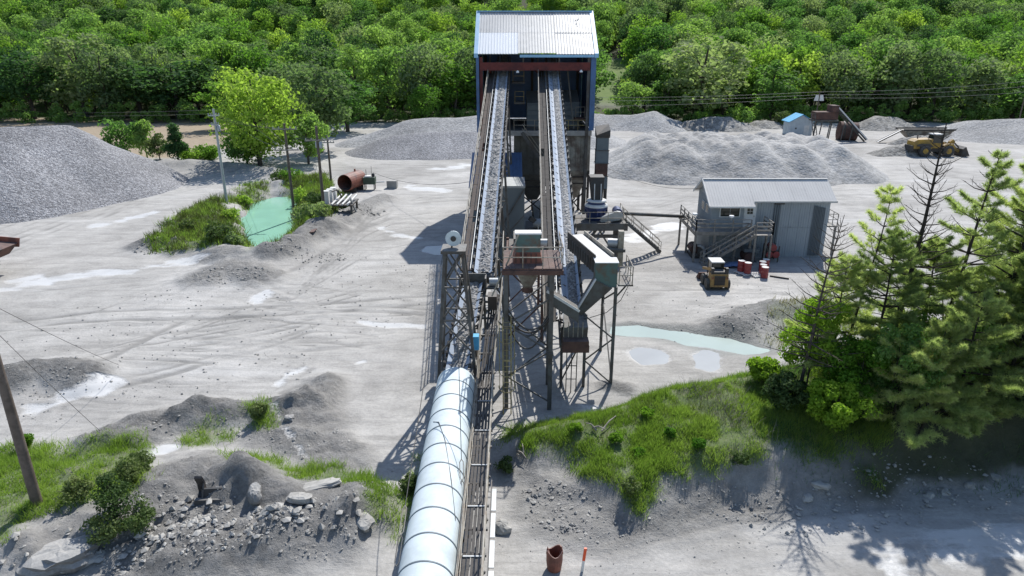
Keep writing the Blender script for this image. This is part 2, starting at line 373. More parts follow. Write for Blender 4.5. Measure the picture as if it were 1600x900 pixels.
def terrain(X, Y, full=True):
    Z = fbm(X, Y, 9, 3, 4)*.10 + fbm(X, Y, 1.6, 8, 3)*.035
    far = sstep(60, 100, Y); Z = Z*(1-.4*far)
    hill = np.maximum(0, Y-196); Z = Z + .18*hill + .0006*np.maximum(0, Y-260)**2*(Y < 500) + (Y >= 500)*(.0006*240**2) + fbm(X, Y, 60, 21, 3)*5*sstep(200, 260, Y)
    Z = np.where(Y > 620, np.minimum(Z, 120), Z)
    dark = np.zeros(X.shape); veg = np.zeros(X.shape); pale = np.zeros(X.shape); trk = np.zeros(X.shape)
    rough = fbm(X, Y, .9, 31, 4, .6)
    for pts, h, w, dk in RIDGES:
        d = pdist(X, Y, pts, w*3); g = np.exp(-(d/w)**2)
        Z = Z + .72*h*g*(1+.22*fbm(X, Y, 1.8, 33, 2)) + .15*rough*np.minimum(1, g*2)+.07*fbm(X, Y, .45, 37, 2)*np.minimum(1, g*2)
        if dk: dark = np.maximum(dark, np.clip(g*1.7-.25+.35*rough, 0, 1)*dk)
    # the grassy mound and its cut bank
    f = np.interp(X, MX, MFRONT); r = np.interp(X, MX, MRIM); tp = np.interp(X, MX, MTOP)*(X > -2.5)
    nn = fbm(X, Y, 1.7, 44, 4, .55)
    u = (Y-f+nn*.45+fbm(X, Y, 4.5, 61, 2)*.7)
    bank = sstep(0, 2.6, u)*.55 + .45*np.clip(u/np.maximum(r-f, .5), 0, 1)
    mound = tp*bank*(1-sstep(0, 2.4+.25*tp, Y-r+nn*.5)) * sstep(-2.5, .6, X)
    notch = np.exp(-((X-2.3)/1.0)**2-((Y-25.6)/1.0)**2)
    mound = mound*(1-.75*notch) + mound*.10*nn
    Z = Z + mound
    veg = np.maximum(veg, sstep(1.3, 2.3, u+nn*1.3)*(1-sstep(1.0, 3.0, Y-r+nn*.6))*(X > -1)*sstep(0, 1.5, X+1)*(1-notch)*(1-.85*sstep(15, 18, X)))
    dark = np.maximum(dark, (sstep(-.4, .3, u)-sstep(2.0, 3.6, u))*sstep(-2, 1, X)*(.55+.3*nn)*(Y < r))
    dark = np.maximum(dark, sstep(.1, .5, mound)*sstep(15, 18, X)*.8)
    for pts, k in VEG:
        d = pside(X, Y, pts); veg = np.maximum(veg, sstep(.7, -.7, d+nn*1.3)*k)
    for pts in DIRT:
        d = pside(X, Y, pts); g = sstep(1.2, -.6, d+nn*1.2); dark = np.maximum(dark, g*(.68+.5*nn)); Z = Z+g*(.16*rough+.12*fbm(X, Y, .5, 39, 3)+.10*np.abs(fbm(X, Y, 1.3, 40, 2)))
    d = pside(X, Y, POND)+nn*.8; Z = np.where(d < 6, Z*sstep(-1, 5, d) - 1.5*sstep(1.5, -1.7, d), Z)
    Z = Z + np.where((d > 0) & (d < 7), .85*np.exp(-((d-3.3)/1.5)**2)*(1+.4*nn), 0)
    d = pside(X, Y, STREAM)+nn*.45; Z = np.where(d < 3, Z*sstep(-.2, 2.2, d) - .22*sstep(.9, -.5, d), Z); wet = sstep(1.4, .2, d)*(d < 3)
    for P in PUDS:
        d = pside(X, Y, P)+nn*.4; Z = np.where(d < 3, Z*sstep(-.2, 2.0, d) - .12*sstep(.5, -.4, d), Z); pale = np.maximum(pale, .5*sstep(.8, .1, d)*(d > -.3))
    for pts, w in PALE:
        d = pdist(X, Y, pts, w*4); pale = np.maximum(pale, sstep(w*1.5, w*.2, d+fbm(X*.45+Y*.3, Y, 1.1, 91, 4, .6)*w*1.5)*.85)
    for pts, w, k in TRACKS:
        d = pdist(X, Y, pts, 1.5); g = np.exp(-(d/w)**2)*k*(.65+.5*fbm(X, Y, 2.5, 77, 2))
        trk = np.maximum(trk, g); Z = Z - .06*g + .035*np.exp(-((d-w*1.9)/w)**2)*k
    dark = dark*(1-.6*veg)
    fd = sstep(1, -1, pside(X, Y, OLDFIELD)); md = sstep(1, -1, pside(X, Y, MEADOW))
    woods = np.maximum(sstep(.04, .4, mound+nn*.12)*sstep(12.5, 16.5, X+nn*1.5)*.85, sstep(160, 170, Y+nn*5), sstep(112, 120, Y)*sstep(-44, -50, X))*(1-fd)*(1-md)  # bank soil also gets litter-dark colour, painted to deepen the tree shade there
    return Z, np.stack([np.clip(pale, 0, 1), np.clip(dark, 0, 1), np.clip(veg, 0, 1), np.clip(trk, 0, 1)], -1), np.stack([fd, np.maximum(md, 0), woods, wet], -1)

def offset_poly(poly, d):
    a = sum(x0*y1-x1*y0 for (x0, y0), (x1, y1) in zip(poly, poly[1:]+poly[:1])); sg = 1 if a > 0 else -1; out = []; k = len(poly)
    for i in range(k):
        p, q, r = Vector(poly[i-1]), Vector(poly[i]), Vector(poly[(i+1) % k]); e = (q-p).normalized(); f = (r-q).normalized()
        nrm = (Vector((e.y, -e.x))+Vector((f.y, -f.x)))*sg
        out.append(tuple(q+nrm.normalized()*d) if nrm.length > 1e-6 else tuple(q))
    return out
def steps(*seg):
    out = []
    for a, b, st in seg: out += list(np.arange(a, b, st))
    return np.array(out+[seg[-1][1]])
XS = steps((-1500,-300,60),(-300,-90,7),(-90,-42,.6),(-42,30,.21),(30,80,.6),(80,300,7),(300,1500,60))
YS = steps((-200,0,20),(0,14,2),(14,45,.2),(45,75,.28),(75,125,.5),(125,175,1.2),(175,420,5),(420,1600,40))
GX, GY = np.meshgrid(XS, YS)
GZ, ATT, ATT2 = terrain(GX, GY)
nx, ny = len(XS), len(YS)
ii = (np.arange(ny-1)[:, None]*nx+np.arange(nx-1)[None]).ravel()
me = np_mesh('ground', np.stack([GX, GY, GZ], -1).reshape(-1, 3), np.stack([ii, ii+1, ii+nx+1, ii+nx], -1), None, smooth=True)
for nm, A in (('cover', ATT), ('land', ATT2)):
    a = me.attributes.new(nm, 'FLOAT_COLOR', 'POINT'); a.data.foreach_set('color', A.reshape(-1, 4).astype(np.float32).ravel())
def samp(A, x, y):
    x = np.asarray(x, float); y = np.asarray(y, float)
    i = np.clip(np.searchsorted(XS, x)-1, 0, nx-2); j = np.clip(np.searchsorted(YS, y)-1, 0, ny-2)
    fx = np.clip((x-XS[i])/(XS[i+1]-XS[i]), 0, 1); fy = np.clip((y-YS[j])/(YS[j+1]-YS[j]), 0, 1)
    if A.ndim == 3: fx = fx[..., None]; fy = fy[..., None]
    return (A[j, i]*(1-fx)+A[j, i+1]*fx)*(1-fy)+(A[j+1, i]*(1-fx)+A[j+1, i+1]*fx)*fy
def gz(x, y): return float(samp(GZ, x, y))

m, n, b = new_mat('quarry_ground')
tc = N(n, 'ShaderNodeTexCoord'); ob = tc.outputs['Object']
at = N(n, 'ShaderNodeAttribute', attribute_name='cover'); sc_ = N(n, 'ShaderNodeSeparateColor'); n.links.new(at.outputs['Color'], sc_.inputs[0])
a2 = N(n, 'ShaderNodeAttribute', attribute_name='land'); s2 = N(n, 'ShaderNodeSeparateColor'); n.links.new(a2.outputs['Color'], s2.inputs[0])
def noise(scale, detail=6.0, rough=.6, vec=None, dist=0.0):
    o = N(n, 'ShaderNodeTexNoise', Scale=scale, Detail=detail, Roughness=rough, Distortion=dist); n.links.new(vec or ob, o.inputs['Vector']); return o.outputs[0]
mp = N(n, 'ShaderNodeMapping'); mp.inputs['Scale'].default_value = (.22, 1.0, 1.0); mp.inputs['Rotation'].default_value = (0, 0, math.radians(-14)); n.links.new(ob, mp.inputs[0])
big = noise(.07, 6, .6, dist=.6); mid = noise(.55, 7, .68); fine = noise(6, 6, .7); strk = noise(1.1, 6, .62, mp.outputs[0], .8)
base = ramp(n, big, [(.32, (.265, .261, .252)), (.5, (.355, .352, .343)), (.68, (.425, .423, .415))]).outputs[0]
base = mixc(n, 1.0, base, ramp(n, strk, [(.36, (.84, .84, .84)), (.5, (1, 1, 1)), (.7, (1.07, 1.07, 1.07))]).outputs[0], 'MULTIPLY')
base = mixc(n, 1.0, base, ramp(n, mid, [(.3, (.80, .80, .80)), (.55, (1, 1, 1)), (.75, (1.12, 1.12, 1.12))]).outputs[0], 'MULTIPLY')
base = mixc(n, 1.0, base, ramp(n, fine, [(.3, (.85, .85, .85)), (.7, (1.12, 1.12, 1.12))]).outputs[0], 'MULTIPLY')
mp2 = N(n, 'ShaderNodeMapping'); mp2.inputs['Scale'].default_value = (.05, 1.0, 1.0); mp2.inputs['Rotation'].default_value = (0, 0, math.radians(24)); n.links.new(ob, mp2.inputs[0])
lines = math_(n, 'MULTIPLY', ramp(n, noise(2.2, 3, .6, mp2.outputs[0], .25), [(.54, (0, 0, 0)), (.66, (1, 1, 1))]).outputs[0], ramp(n, big, [(.42, (0, 0, 0)), (.6, (1, 1, 1))]).outputs[0])
base = mixc(n, math_(n, 'MULTIPLY', lines, .38), base, (.17, .168, .163))
base = mixc(n, 1.0, base, (1.04, 1.02, .995), 'MULTIPLY')
bw = ramp(n, noise(.16, 5, .55, mp.outputs[0], .5), [(.58, (0, 0, 0)), (.72, (1, 1, 1))]).outputs[0]
base = mixc(n, math_(n, 'MULTIPLY', bw, .45), base, (.52, .52, .515))
trk = ramp(n, math_(n, 'ADD', at.outputs['Alpha'], math_(n, 'MULTIPLY', math_(n, 'SUBTRACT', math_(n, 'ADD', mid, fine), 1.0), .55)), [(.2, (0, 0, 0)), (.62, (1, 1, 1))]).outputs[0]
base = mixc(n, math_(n, 'MULTIPLY', trk, .62, True), base, (.15, .147, .14))
clod = noise(2.6, 8, .75)
dirt = ramp(n, clod, [(.3, (.10, .098, .094)), (.52, (.20, .196, .188)), (.72, (.32, .315, .305))]).outputs[0]
base = mixc(n, sc_.outputs[1], base, dirt)
palef = ramp(n, math_(n, 'ADD', sc_.outputs[0], math_(n, 'ADD', math_(n, 'MULTIPLY', math_(n, 'SUBTRACT', strk, .5), .9), math_(n, 'MULTIPLY', math_(n, 'SUBTRACT', fine, .5), .5))), [(.34, (0, 0, 0)), (.80, (1, 1, 1))]).outputs[0]
base = mixc(n, math_(n, 'MULTIPLY', palef, math_(n, 'ADD', math_(n, 'MULTIPLY', mid, .8), .32), True), base, (.56, .565, .565))  # pale slurry streaks; the sky's gleam on wet ground is painted in here
soil = ramp(n, noise(1.4, 7, .7), [(.3, (.06, .10, .022)), (.5, (.095, .14, .035)), (.72, (.19, .18, .12))]).outputs[0]
base = mixc(n, math_(n, 'MULTIPLY', sc_.outputs[2], .9), base, soil)
base = mixc(n, math_(n, 'MULTIPLY', a2.outputs['Alpha'], .7), base, (.20, .21, .20))
base = mixc(n, s2.outputs[0], base, ramp(n, noise(.8, 6, .7), [(.3, (.24, .19, .135)), (.7, (.34, .28, .205))]).outputs[0])
base = mixc(n, s2.outputs[1], base, ramp(n, noise(.25, 6, .6), [(.3, (.085, .15, .035)), (.7, (.15, .20, .06))]).outputs[0])
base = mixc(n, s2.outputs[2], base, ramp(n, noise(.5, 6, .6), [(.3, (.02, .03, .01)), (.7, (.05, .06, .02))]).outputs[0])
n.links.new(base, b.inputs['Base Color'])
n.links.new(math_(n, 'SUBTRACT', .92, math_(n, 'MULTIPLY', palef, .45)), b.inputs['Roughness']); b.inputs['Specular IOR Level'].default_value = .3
h = math_(n, 'ADD', math_(n, 'MULTIPLY', clod, math_(n, 'ADD', math_(n, 'MULTIPLY', sc_.outputs[1], 1.5), .22)), math_(n, 'ADD', math_(n, 'MULTIPLY', strk, .30), math_(n, 'MULTIPLY', fine, .10)))
h = math_(n, 'MULTIPLY', h, math_(n, 'SUBTRACT', 1.0, math_(n, 'MULTIPLY', palef, .85)))
bu = N(n, 'ShaderNodeBump', Strength=.85, Distance=.22); n.links.new(h, bu.inputs['Height']); n.links.new(bu.outputs[0], b.inputs['Normal'])
me.materials.append(m)
gr = link('ground', me); tag(gr, None, None, kind='structure')

def water(name, poly, z, col, rough, kind='structure', grow=1.0, off=.9):
    poly = offset_poly(poly, off)
    cx = sum(p[0] for p in poly)/len(poly); cy = sum(p[1] for p in poly)/len(poly)
    mb = MB(); P = [(cx+(x-cx)*grow, cy+(y-cy)*grow, z) for x, y in poly]
    mb.add(P, [tuple(range(len(P)))])
    nm = name+'_water'
    if nm not in MATS:
        w, nn_, bb = new_mat(nm); t = N(nn_, 'ShaderNodeTexCoord'); no = N(nn_, 'ShaderNodeTexNoise', Scale=.35, Detail=5.0); nn_.links.new(t.outputs['Object'], no.inputs['Vector'])
        nn_.links.new(ramp(nn_, no.outputs[0], [(.35, tuple(c*.88 for c in col)), (.7, col)]).outputs[0], bb.inputs['Base Color'])
        bb.inputs['Roughness'].default_value = rough; bb.inputs['Specular IOR Level'].default_value = .3
    o = mb.build(name, MATS[nm]); return tag(o, None, None, kind=kind)
water('pond', POND, -.70, (.26, .50, .39), .16, off=1.8)
water('stream', STREAM, -.075, (.35, .425, .395), .25, off=.55)
for P in PUDS: water('puddle', P, -.045, (.355, .37, .38), .25, off=.7)

# ------------------------------------------------------------------ stockpiles
gm_blue = gravel('crushed_stone', (.13, .13, .138), (.25, .25, .262), (.40, .40, .415), 7.5, 1.0)
gm_mid = gravel('crushed_stone_mid', (.20, .20, .20), (.30, .30, .30), (.40, .40, .40), 4.5, .8)
gm_fine = gravel('stone_fines', (.26, .255, .245), (.33, .325, .315), (.40, .395, .385), 3.0, .6)
gm_dirt = gravel('heap_dirt', (.14, .135, .125), (.23, .225, .21), (.33, .32, .30), 2.6, .9)
def pile(name, label, crest, slope, m, group, st=.5, lump=.35, lsc=3.0, seed=1, flat=0):
    xs = [c[0] for c in crest]; ys = [c[1] for c in crest]; R = max(c[2] for c in crest)/slope+3
    ax = np.arange(min(xs)-R, max(xs)+R, st); ay = np.arange(min(ys)-R, max(ys)+R, st); X, Y = np.meshgrid(ax, ay)
    wx = X+fbm(X, Y, lsc*1.6, seed+5, 3)*lump*2.2; wy = Y+fbm(X, Y, lsc*1.6, seed+9, 3)*lump*2.2
    Z = np.full(X.shape, -9.0)
    pairs = list(zip(crest[:-1], crest[1:])) if not flat else [(c, c) for c in crest]
    for (x0, y0, h0), (x1, y1, h1) in pairs:
        L = max((x1-x0)**2+(y1-y0)**2, 1e-9); t = np.clip(((wx-x0)*(x1-x0)+(wy-y0)*(y1-y0))/L, 0, 1)
        d = np.hypot(wx-x0-t*(x1-x0), wy-y0-t*(y1-y0)); Z = np.maximum(Z, h0+(h1-h0)*t-slope*(np.sqrt(d*d+.5)-.7))
    Z = Z+fbm(X, Y, lsc, seed, 4)*lump*sstep(0, 1.5, Z)
    Z = np.where(Z < .8, .8-np.log1p(np.exp(np.clip((.8-Z)*2.2, -20, 20)))/2.2*1.0+.0, Z) if False else Z
    g = samp(GZ, X, Y); keep = Z > g-.35
    k = keep[:-1, :-1] | keep[1:, :-1] | keep[:-1, 1:] | keep[1:, 1:]
    Z = np.maximum(Z, g-.6); w = X.shape[1]
    q = (np.arange(X.shape[0]-1)[:, None]*w+np.arange(w-1)[None])[k]
    F = np.stack([q, q+1, q+w+1, q+w], -1); used, inv = np.unique(F, return_inverse=True)
    cx, cy = sum(xs)/len(xs), sum(ys)/len(ys)
    V = np.stack([X.ravel()-cx, Y.ravel()-cy, Z.ravel()], -1)[used]
    o = link(name, np_mesh(name, V, inv.reshape(-1, 4), m, smooth=True), loc=(cx, cy, 0))
    return tag(o, label, 'gravel pile', group)
GP = 'stone stockpiles in the yard'
pile('gravel_pile', 'tall blue-grey gravel pile beside the haul road at the left edge', [(-56.5,88,8.0),(-61,81,8.5),(-68,77,8.3),(-76,73,8.6),(-90,72,8)], .64, gm_blue, GP, .45, .28, 5, 3)
pile('gravel_pile', 'broad grey gravel pile behind the pond, left of the blue plant building', [(-28,128,1.6),(-18,131,4.2),(-9,131,4.8),(2,132,4.8),(10,132,4.3)], .38, gm_mid, GP, .7, .4, 5, 7)
pile('gravel_pile', 'low fan of darker gravel in front of the broad pile behind the pond', [(-20,119,2.9),(-13,120,3.3),(-5,121,3.0)], .36, gm_blue, GP, .6, .2, 4, 9)
pile('gravel_pile', 'rounded brown-grey gravel pile right behind the blue plant building', [(17,153,3.3),(22,154,2.7),(26,153,2.6),(31,152,3.6),(36,153,1.6)], .5, gm_mid, GP, .6, .35, 4, 11)
rp = random.Random(12); hum = []
for k in range(90):
    t = rp.random(); x = 20+t*27; y = 97.5+rp.random()*11+1.5*math.sin(t*9); hum.append((x, y, 3.9+.75*rp.random()+.4*math.sin(t*3)))
hum += [(46,98,4.3),(48,102,3.6),(18.5,99,3.4),(24,97,4.2),(33,96.5,4.0),(40,97,4.4),(17.2,103,2.4)]
pile('gravel_pile', 'wide hummocky pile of pale stone fines behind the grey control building', hum, .62, gm_fine, GP, .4, .32, 2.2, 13, flat=1)
pile('gravel_pile', 'pale low stockpile far off beyond the yellow wheel loader', [(92,139,3.0),(100,138,3.6),(112,136,3.4)], .3, gm_mid, GP, .8, .3, 4, 17)
DH = 'dirt heaps in front of the tree line'
for crest, lab, s in (([(38,151,1.7),(42,152,2.3),(47,151,2.6),(50,150,1.5)], 'weedy dirt heap between the rounded pile and the small blue-roofed shed', 21),
                      ([(54,153,1.5),(57,153,1.3)], 'small weedy dirt heap just behind the blue-roofed shed', 22),
                      ([(79,152,2.6),(84,153,2.2)], 'grey dirt heap under the trees beyond the portable screening plant', 23),
                      ([(62,116,1.0),(67,117,1.6),(72,119,1.2)], 'rough dirt heap in front of the long feed hopper', 24),
                      ([(76,126,1.9),(72,127,1.2)], 'small pale heap beside the long feed hopper', 25)):
    pile('dirt_heap', lab, crest, .55, gm_dirt, DH, .5, .45, 2.0, s)['category'] = 'dirt heap'
# ------------------------------------------------------------------ the plant: blue screen house
def B(*a): return MB().box(*a)
def rails(pts, h=1.05, r=.028, gap=1.5, m=None, name='handrail', parent=None, mid=True, legs=True):
    mb = MB(); P = [Vector(p) for p in pts]
    for a, b_ in zip(P[:-1], P[1:]):
        k = max(1, round((b_-a).length/gap))
        for hh in ((h, h*.52) if mid else (h,)): mb.tube(a+Vector((0,0,hh)), b_+Vector((0,0,hh)), r, 6)
        for i in range(k+1):
            p = a+(b_-a)*(i/k)
            if legs: mb.tube(p, p+Vector((0,0,h)), r, 6)
    return mb.build(name, m or railp, parent)
def lattice(mb, a0, a1, b0, b1, n, r=.05, cross=True):
    """bracing between two legs a0-a1 and b0-b1"""
    a0, a1, b0, b1 = map(Vector, (a0, a1, b0, b1))
    for i in range(n):
        p, q = a0+(a1-a0)*(i/n), a0+(a1-a0)*((i+1)/n); u, v = b0+(b1-b0)*(i/n), b0+(b1-b0)*((i+1)/n)
        mb.bar(q, v, r)
        mb.bar(p, v, r)
        if cross: mb.bar(u, q, r)
def ribbed(x0, x1, y0, z0, y1, z1, pitch=.3, th=.05, rib=.045):
    """a profiled metal sheet spanning x0..x1, sloping from (y0,z0) to (y1,z1)"""
    mb = MB(); d = Vector((0, y1-y0, z1-z0)); nrm = Vector((0, -(z1-z0), y1-y0)).normalized()
    if nrm.z < 0: nrm = -nrm
    k = max(1, round((x1-x0)/pitch)); w = (x1-x0)/k; pr = []
    for i in range(k): pr += [(x0+w*i, 0), (x0+w*(i+.72), 0), (x0+w*(i+.80), rib), (x0+w*(i+.92), rib)]
    pr.append((x1, 0)); V = []
    for t in (0, 1):
        for x, h in pr: V.append(Vector((x, y0, z0))+d*t+nrm*h)
    for t in (0, 1):
        for x, h in pr: V.append(Vector((x, y0, z0))+d*t+nrm*(h-th))
    c = len(pr); F = []
    for i in range(c-1): F += [(i, i+1, c+i+1, c+i), (2*c+i+1, 2*c+i, 3*c+i, 3*c+i+1), (i+1, i, 2*c+i, 2*c+i+1), (c+i, c+i+1, 3*c+i+1, 3*c+i)]
    F += [(0, c, 3*c, 2*c), (c-1, 3*c-1, 4*c-1, 2*c-1)]
    return mb.add(V, F)
def vsheet(p, q, z0, z1, pitch=.3, rib=.04):
    """a vertical profiled wall sheet from p to q (plan), ribs on its left-hand side"""
    mb = MB(); p = Vector((*p, 0)); q = Vector((*q, 0)); d = q-p; L = d.length; d.normalize(); nr = Vector((-d.y, d.x, 0))
    k = max(1, round(L/pitch)); w = L/k; pr = []
    for i in range(k): pr += [(w*i, 0), (w*(i+.6), 0), (w*(i+.7), rib), (w*(i+.9), rib)]
    pr.append((L, 0)); c = len(pr)
    V = [p+d*x+nr*h+Vector((0,0,z)) for z in (z0, z1) for x, h in pr]+[p+d*x-nr*.05+Vector((0,0,z)) for z in (z0, z1) for x, h in pr]
    F = []
    for i in range(c-1): F += [(i+1, i, c+i, c+i+1), (2*c+i, 2*c+i+1, 3*c+i+1, 3*c+i), (i, i+1, 2*c+i+1, 2*c+i), (c+i+1, c+i, 3*c+i, 3*c+i+1)]
    F += [(0, 2*c, 3*c, c), (c-1, 2*c-1, 4*c-1, 3*c-1)]
    return mb.add(V, F)

BX0, BX1, BY0, BY1, EZ, RZ = -3.45, 8.15, 70.0, 82.0, 17.0, 20.9
T = thing('screen_house', 'tall open-fronted blue screening building with grey metal roof', 'building', (2.35, 76, 0))
roof = MB().prismx([(BY1+.4, EZ-.15), (76, RZ-.02), (76, RZ-.10), (BY1+.4, EZ-.23)], BX0-.1, BX1+.1).build('roof', roofm, T)
ms, zs = (BY0-.35+76)/2+.6, 0
def rz(y): return EZ-.12+(y-(BY0-.35))*(RZ-EZ+.12)/(76-(BY0-.35))
cuts = [BX0+.12, BX0+4.05, BX0+7.75, BX1-.12]
for i in range(3):
    for j, (ya, yb) in enumerate(((BY0-.35, 72.75), (72.72, 76))):
        lift = .03 if (j == 0 and i == 0) else (.015*((i+j) % 2))
        ya_ = ya + (.12 if (i, j) == (1, 0) else 0)
        ribbed(cuts[i]+(.01 if i else 0), cuts[i+1], ya_, rz(ya_)+lift, yb, rz(yb)+lift+(.0 if j else -.02), .29).build('roof_sheet', roofnew if (i, j) == (0, 0) else roofm, roof)
B(BX0-.1, BX1+.1, 75.8, 76.2, RZ-.0, RZ+.09).build('ridge_cap', bluetrim, roof)
for x0, x1 in ((BX0-.22, BX0+.16), (BX1-.16, BX1+.22)):
    MB().hexa([(x0, BY0-.4, rz(BY0-.4)-.30), (x1, BY0-.4, rz(BY0-.4)-.30), (x1, 76, RZ-.3), (x0, 76, RZ-.3)], [(x0, BY0-.4, rz(BY0-.4)+.09), (x1, BY0-.4, rz(BY0-.4)+.09), (x1, 76, RZ+.095), (x0, 76, RZ+.095)]).build('rake_trim', bluetrim, roof)
B(BX0+4.2, BX1-.2, BY0-.46, BY0-.38, EZ-.42, EZ-.18).build('gutter', bluetrim, roof)
for dx, dy in ((9.9, 74.6), (10.15, 74.7), (10.3, 74.9), (9.95, 74.1), (10.05, 73.7)):
    x = BX0+dx; B(x-.045, x+.045, dy-.05, dy+.05, rz(dy)+.05, rz(dy)+.075).build('roof_patch', blk, roof)
# side walls with gables, back wall
for x, s in ((BX0, 1), (BX1, -1)):
    mb = MB(); th = .12*s
    P = [(BY0, 9.6), (BY1, 9.6), (BY1, EZ-.3), (76, RZ-.35), (BY0, EZ-.3)]
    mb.prismx(P, min(x, x+th), max(x, x+th)).build('side_wall', bluewall, T)
vsheet((BX0+.15, BY1-.1), (BX1-.15, BY1-.1), 9.6, EZ-.35, .4).build('back_wall', bluewall, T)
B(BX0-.06, BX0+.22, BY0-.1, BY0-.02, 9.4, EZ-.3).build('corner_trim', bluewall, T)
B(BX1-.44, BX1+.06, BY0-.1, BY0-.02, 9.6, EZ-.3).build('corner_trim', bluewall, T)
for x in (BX0+.42, 1.1, 4.6, BX1-.62):
    full = x in (BX0+.42, BX1-.62)
    if full: B(x-.15, x+.15, BY0+.05, BY0+.35, 0, EZ-.4).build('column', redbeam if x < 0 else steel, T)
    else: B(x-.07, x+.07, BY0+.1, BY0+.25, 16.1, EZ-.3).build('stud', steel, T)
for x in (BX0+.45, 2.3, BX1-.65):
    for y in (76.0, 81.6): B(x-.14, x+.14, y-.14, y+.14, 0, 9.5 if y < 80 else 16.5).build('column', steel_d, T)
B(BX0+.3, BX1-.5, BY0-.02, BY0+.28, 15.35, 16.1).build('header_beam', redbeam, T)
B(BX0+.2, BX1-.1, 70.4, 81.8, 9.25, 9.5).build('floor_deck', steel_d, T)
B(BX0+.2, BX1-.1, 70.1, 70.38, 9.05, 9.55).build('edge_beam', concrete, T)
for x in (-2.2, 2.6, 6.9):
    B(x-.1, x+.1, 72, 81.8, 15.0, 15.35).build('roof_beam', redbeam, T)
rails([(.2,70.15,9.55),(3.3,70.15,9.55)], m=railp, parent=T, gap=1.0); rails([(4.7,70.15,9.55),(7.6,70.15,9.55)], m=raily, parent=T, gap=1.0)
rails([(.3,72,12.2),(1.2,72,12.2)], m=raily, parent=T, gap=.9); B(.2, 1.3, 71.9, 73.5, 12.0, 12.18).build('landing', steel, T)
rails([(.1,72,14.2),(1.2,72,14.2)], m=raily, parent=T, gap=1.1); B(.0, 1.3, 71.9, 73.5, 14.0, 14.18).build('landing', steel_d, T)
rails([(6.5,71.5,10.7),(7.4,71.5,10.7)], m=railp, parent=T, gap=.9); B(6.4, 7.5, 71.4, 72.6, 10.4, 10.68).build('landing', rust, T)
for x in (-2.3, 6.3): MB().bar((x, 70.8, 9.6), (x+(.35 if x < 0 else -.7), 72, 15.2), .14).build('brace', steel, T)
for x, z in ((.55, 15.15), (6.75, 15.2)):
    MB().lathe((x, BY0-.15, z), [(.05, .22), (.16, .1), (.16, 0)], 10).build('floodlight', lampw, T)
# stair below the deck
mb = MB(); mb.bar((1.0, 69.5, 9.4), (3.4, 69.5, 6.1), .08, .3); mb.bar((1.0, 70.0, 9.4), (3.4, 70.0, 6.1), .08, .3); mb.build('stair_stringer', steel, T)
for i in range(12):
    t = i/12; B(.95+2.4*t, 1.2+2.4*t, 69.5, 70.0, 9.33-3.3*t, 9.37-3.3*t).build('tread', steel, T)
mb = MB(); mb.tube((1.0, 69.5, 10.3), (3.4, 69.5, 7.0), .03); mb.tube((1.0, 69.5, 9.85), (3.4, 69.5, 6.55), .03); mb.build('stair_rail', railp, T)

# screens in the dark of the house
for x0, x1, zt, lab in ((1.55, 3.25, 12.0, 'blue-grey vibrating screen box inside the building, between the two belts'), (5.35, 7.0, 12.1, 'blue-grey vibrating screen box inside the building, right of the right belt')):
    S = thing('vibrating_screen', lab, 'screen', ((x0+x1)/2, 74, 9.5), 'screens in the screen house')
    MB().hexa([(x0, 72.6, 9.5), (x1, 72.6, 9.5), (x1, 76.5, 9.5), (x0, 76.5, 9.5)], [(x0, 73.2, zt), (x1, 73.2, zt), (x1, 76.5, zt+1), (x0, 76.5, zt+1)]).build('screen_body', greybox, S)
    for k in range(4):
        z = 9.7+.55*k; yy = 72.6+.6*(z-9.5)/(zt-9.5)-.05; B(x0+.05, x1-.05, yy-.03, yy+.05, z, z+.42).build('cover_panel', greybox, S)
    B(x0-.05, x1+.05, 72.45, 72.58, 9.5, 9.68).build('lip', steel, S)
# bins
def bin_(lab, x0, x1, y0, y1, zt, zm, zb, m, ribs):
    S = thing('storage_bin', lab, 'bin', ((x0+x1)/2, (y0+y1)/2, 0), 'hopper bins under the screen house')
    B(x0, x1, y0, y1, zm, zt).build('bin_wall', m, S)
    k = ribs
    for i in range(k): a = x0+(x1-x0)*i/k; B(a+.03, a+(x1-x0)/k-.03, y0-.06, y0-.003, zm+.1, zt-.05).build('plate', m, S)
    cx, cy, w = (x0+x1)/2, (y0+y1)/2, .5
    MB().hexa([(cx-w, cy-w, zb), (cx+w, cy-w, zb), (cx+w, cy+w, zb), (cx-w, cy+w, zb)], [(x0, y0, zm-.003), (x1, y0, zm-.003), (x1, y1, zm-.003), (x0, y1, zm-.003)]).build('hopper', m, S)
    for z in (zm-.7, zm-1.5):
        f = (z-zb)/(zm-zb); yy = cy-w+(y0-cy+w)*f; xx = w+((x1-x0)/2-w)*f; B(cx-xx, cx+xx, yy-.12, yy-.01, z, z+.1).build('hopper_rib', steel_d, S)
    for x in (x0+.1, x1-.1):
        for y in (y0+.1, y1-.1): B(x-.12, x+.12, y-.12, y+.12, 0, zm+.1).build('leg', steel_d, S)
    mb = MB(); mb.bar((x0, y0+.1, .3), (x1, y0+.1, zm-1.5), .12); mb.bar((x1, y0+.14, .3), (x0, y0+.14, zm-1.5), .12); mb.build('cross_brace', steel_d, S)
    return S
bin_('pale stained steel hopper bin under the right side of the blue building', 5.0, 8.0, 70.4, 75.5, 9.0, 5.4, 2.2, binm, 6)
bin_('dark grey hopper bin behind the stairs under the middle of the blue building', .2, 4.2, 70.6, 75.8, 9.0, 5.0, 1.9, metal('bin_dark', (.12, .115, .10), (.09, .085, .07), dust=.15), 6)
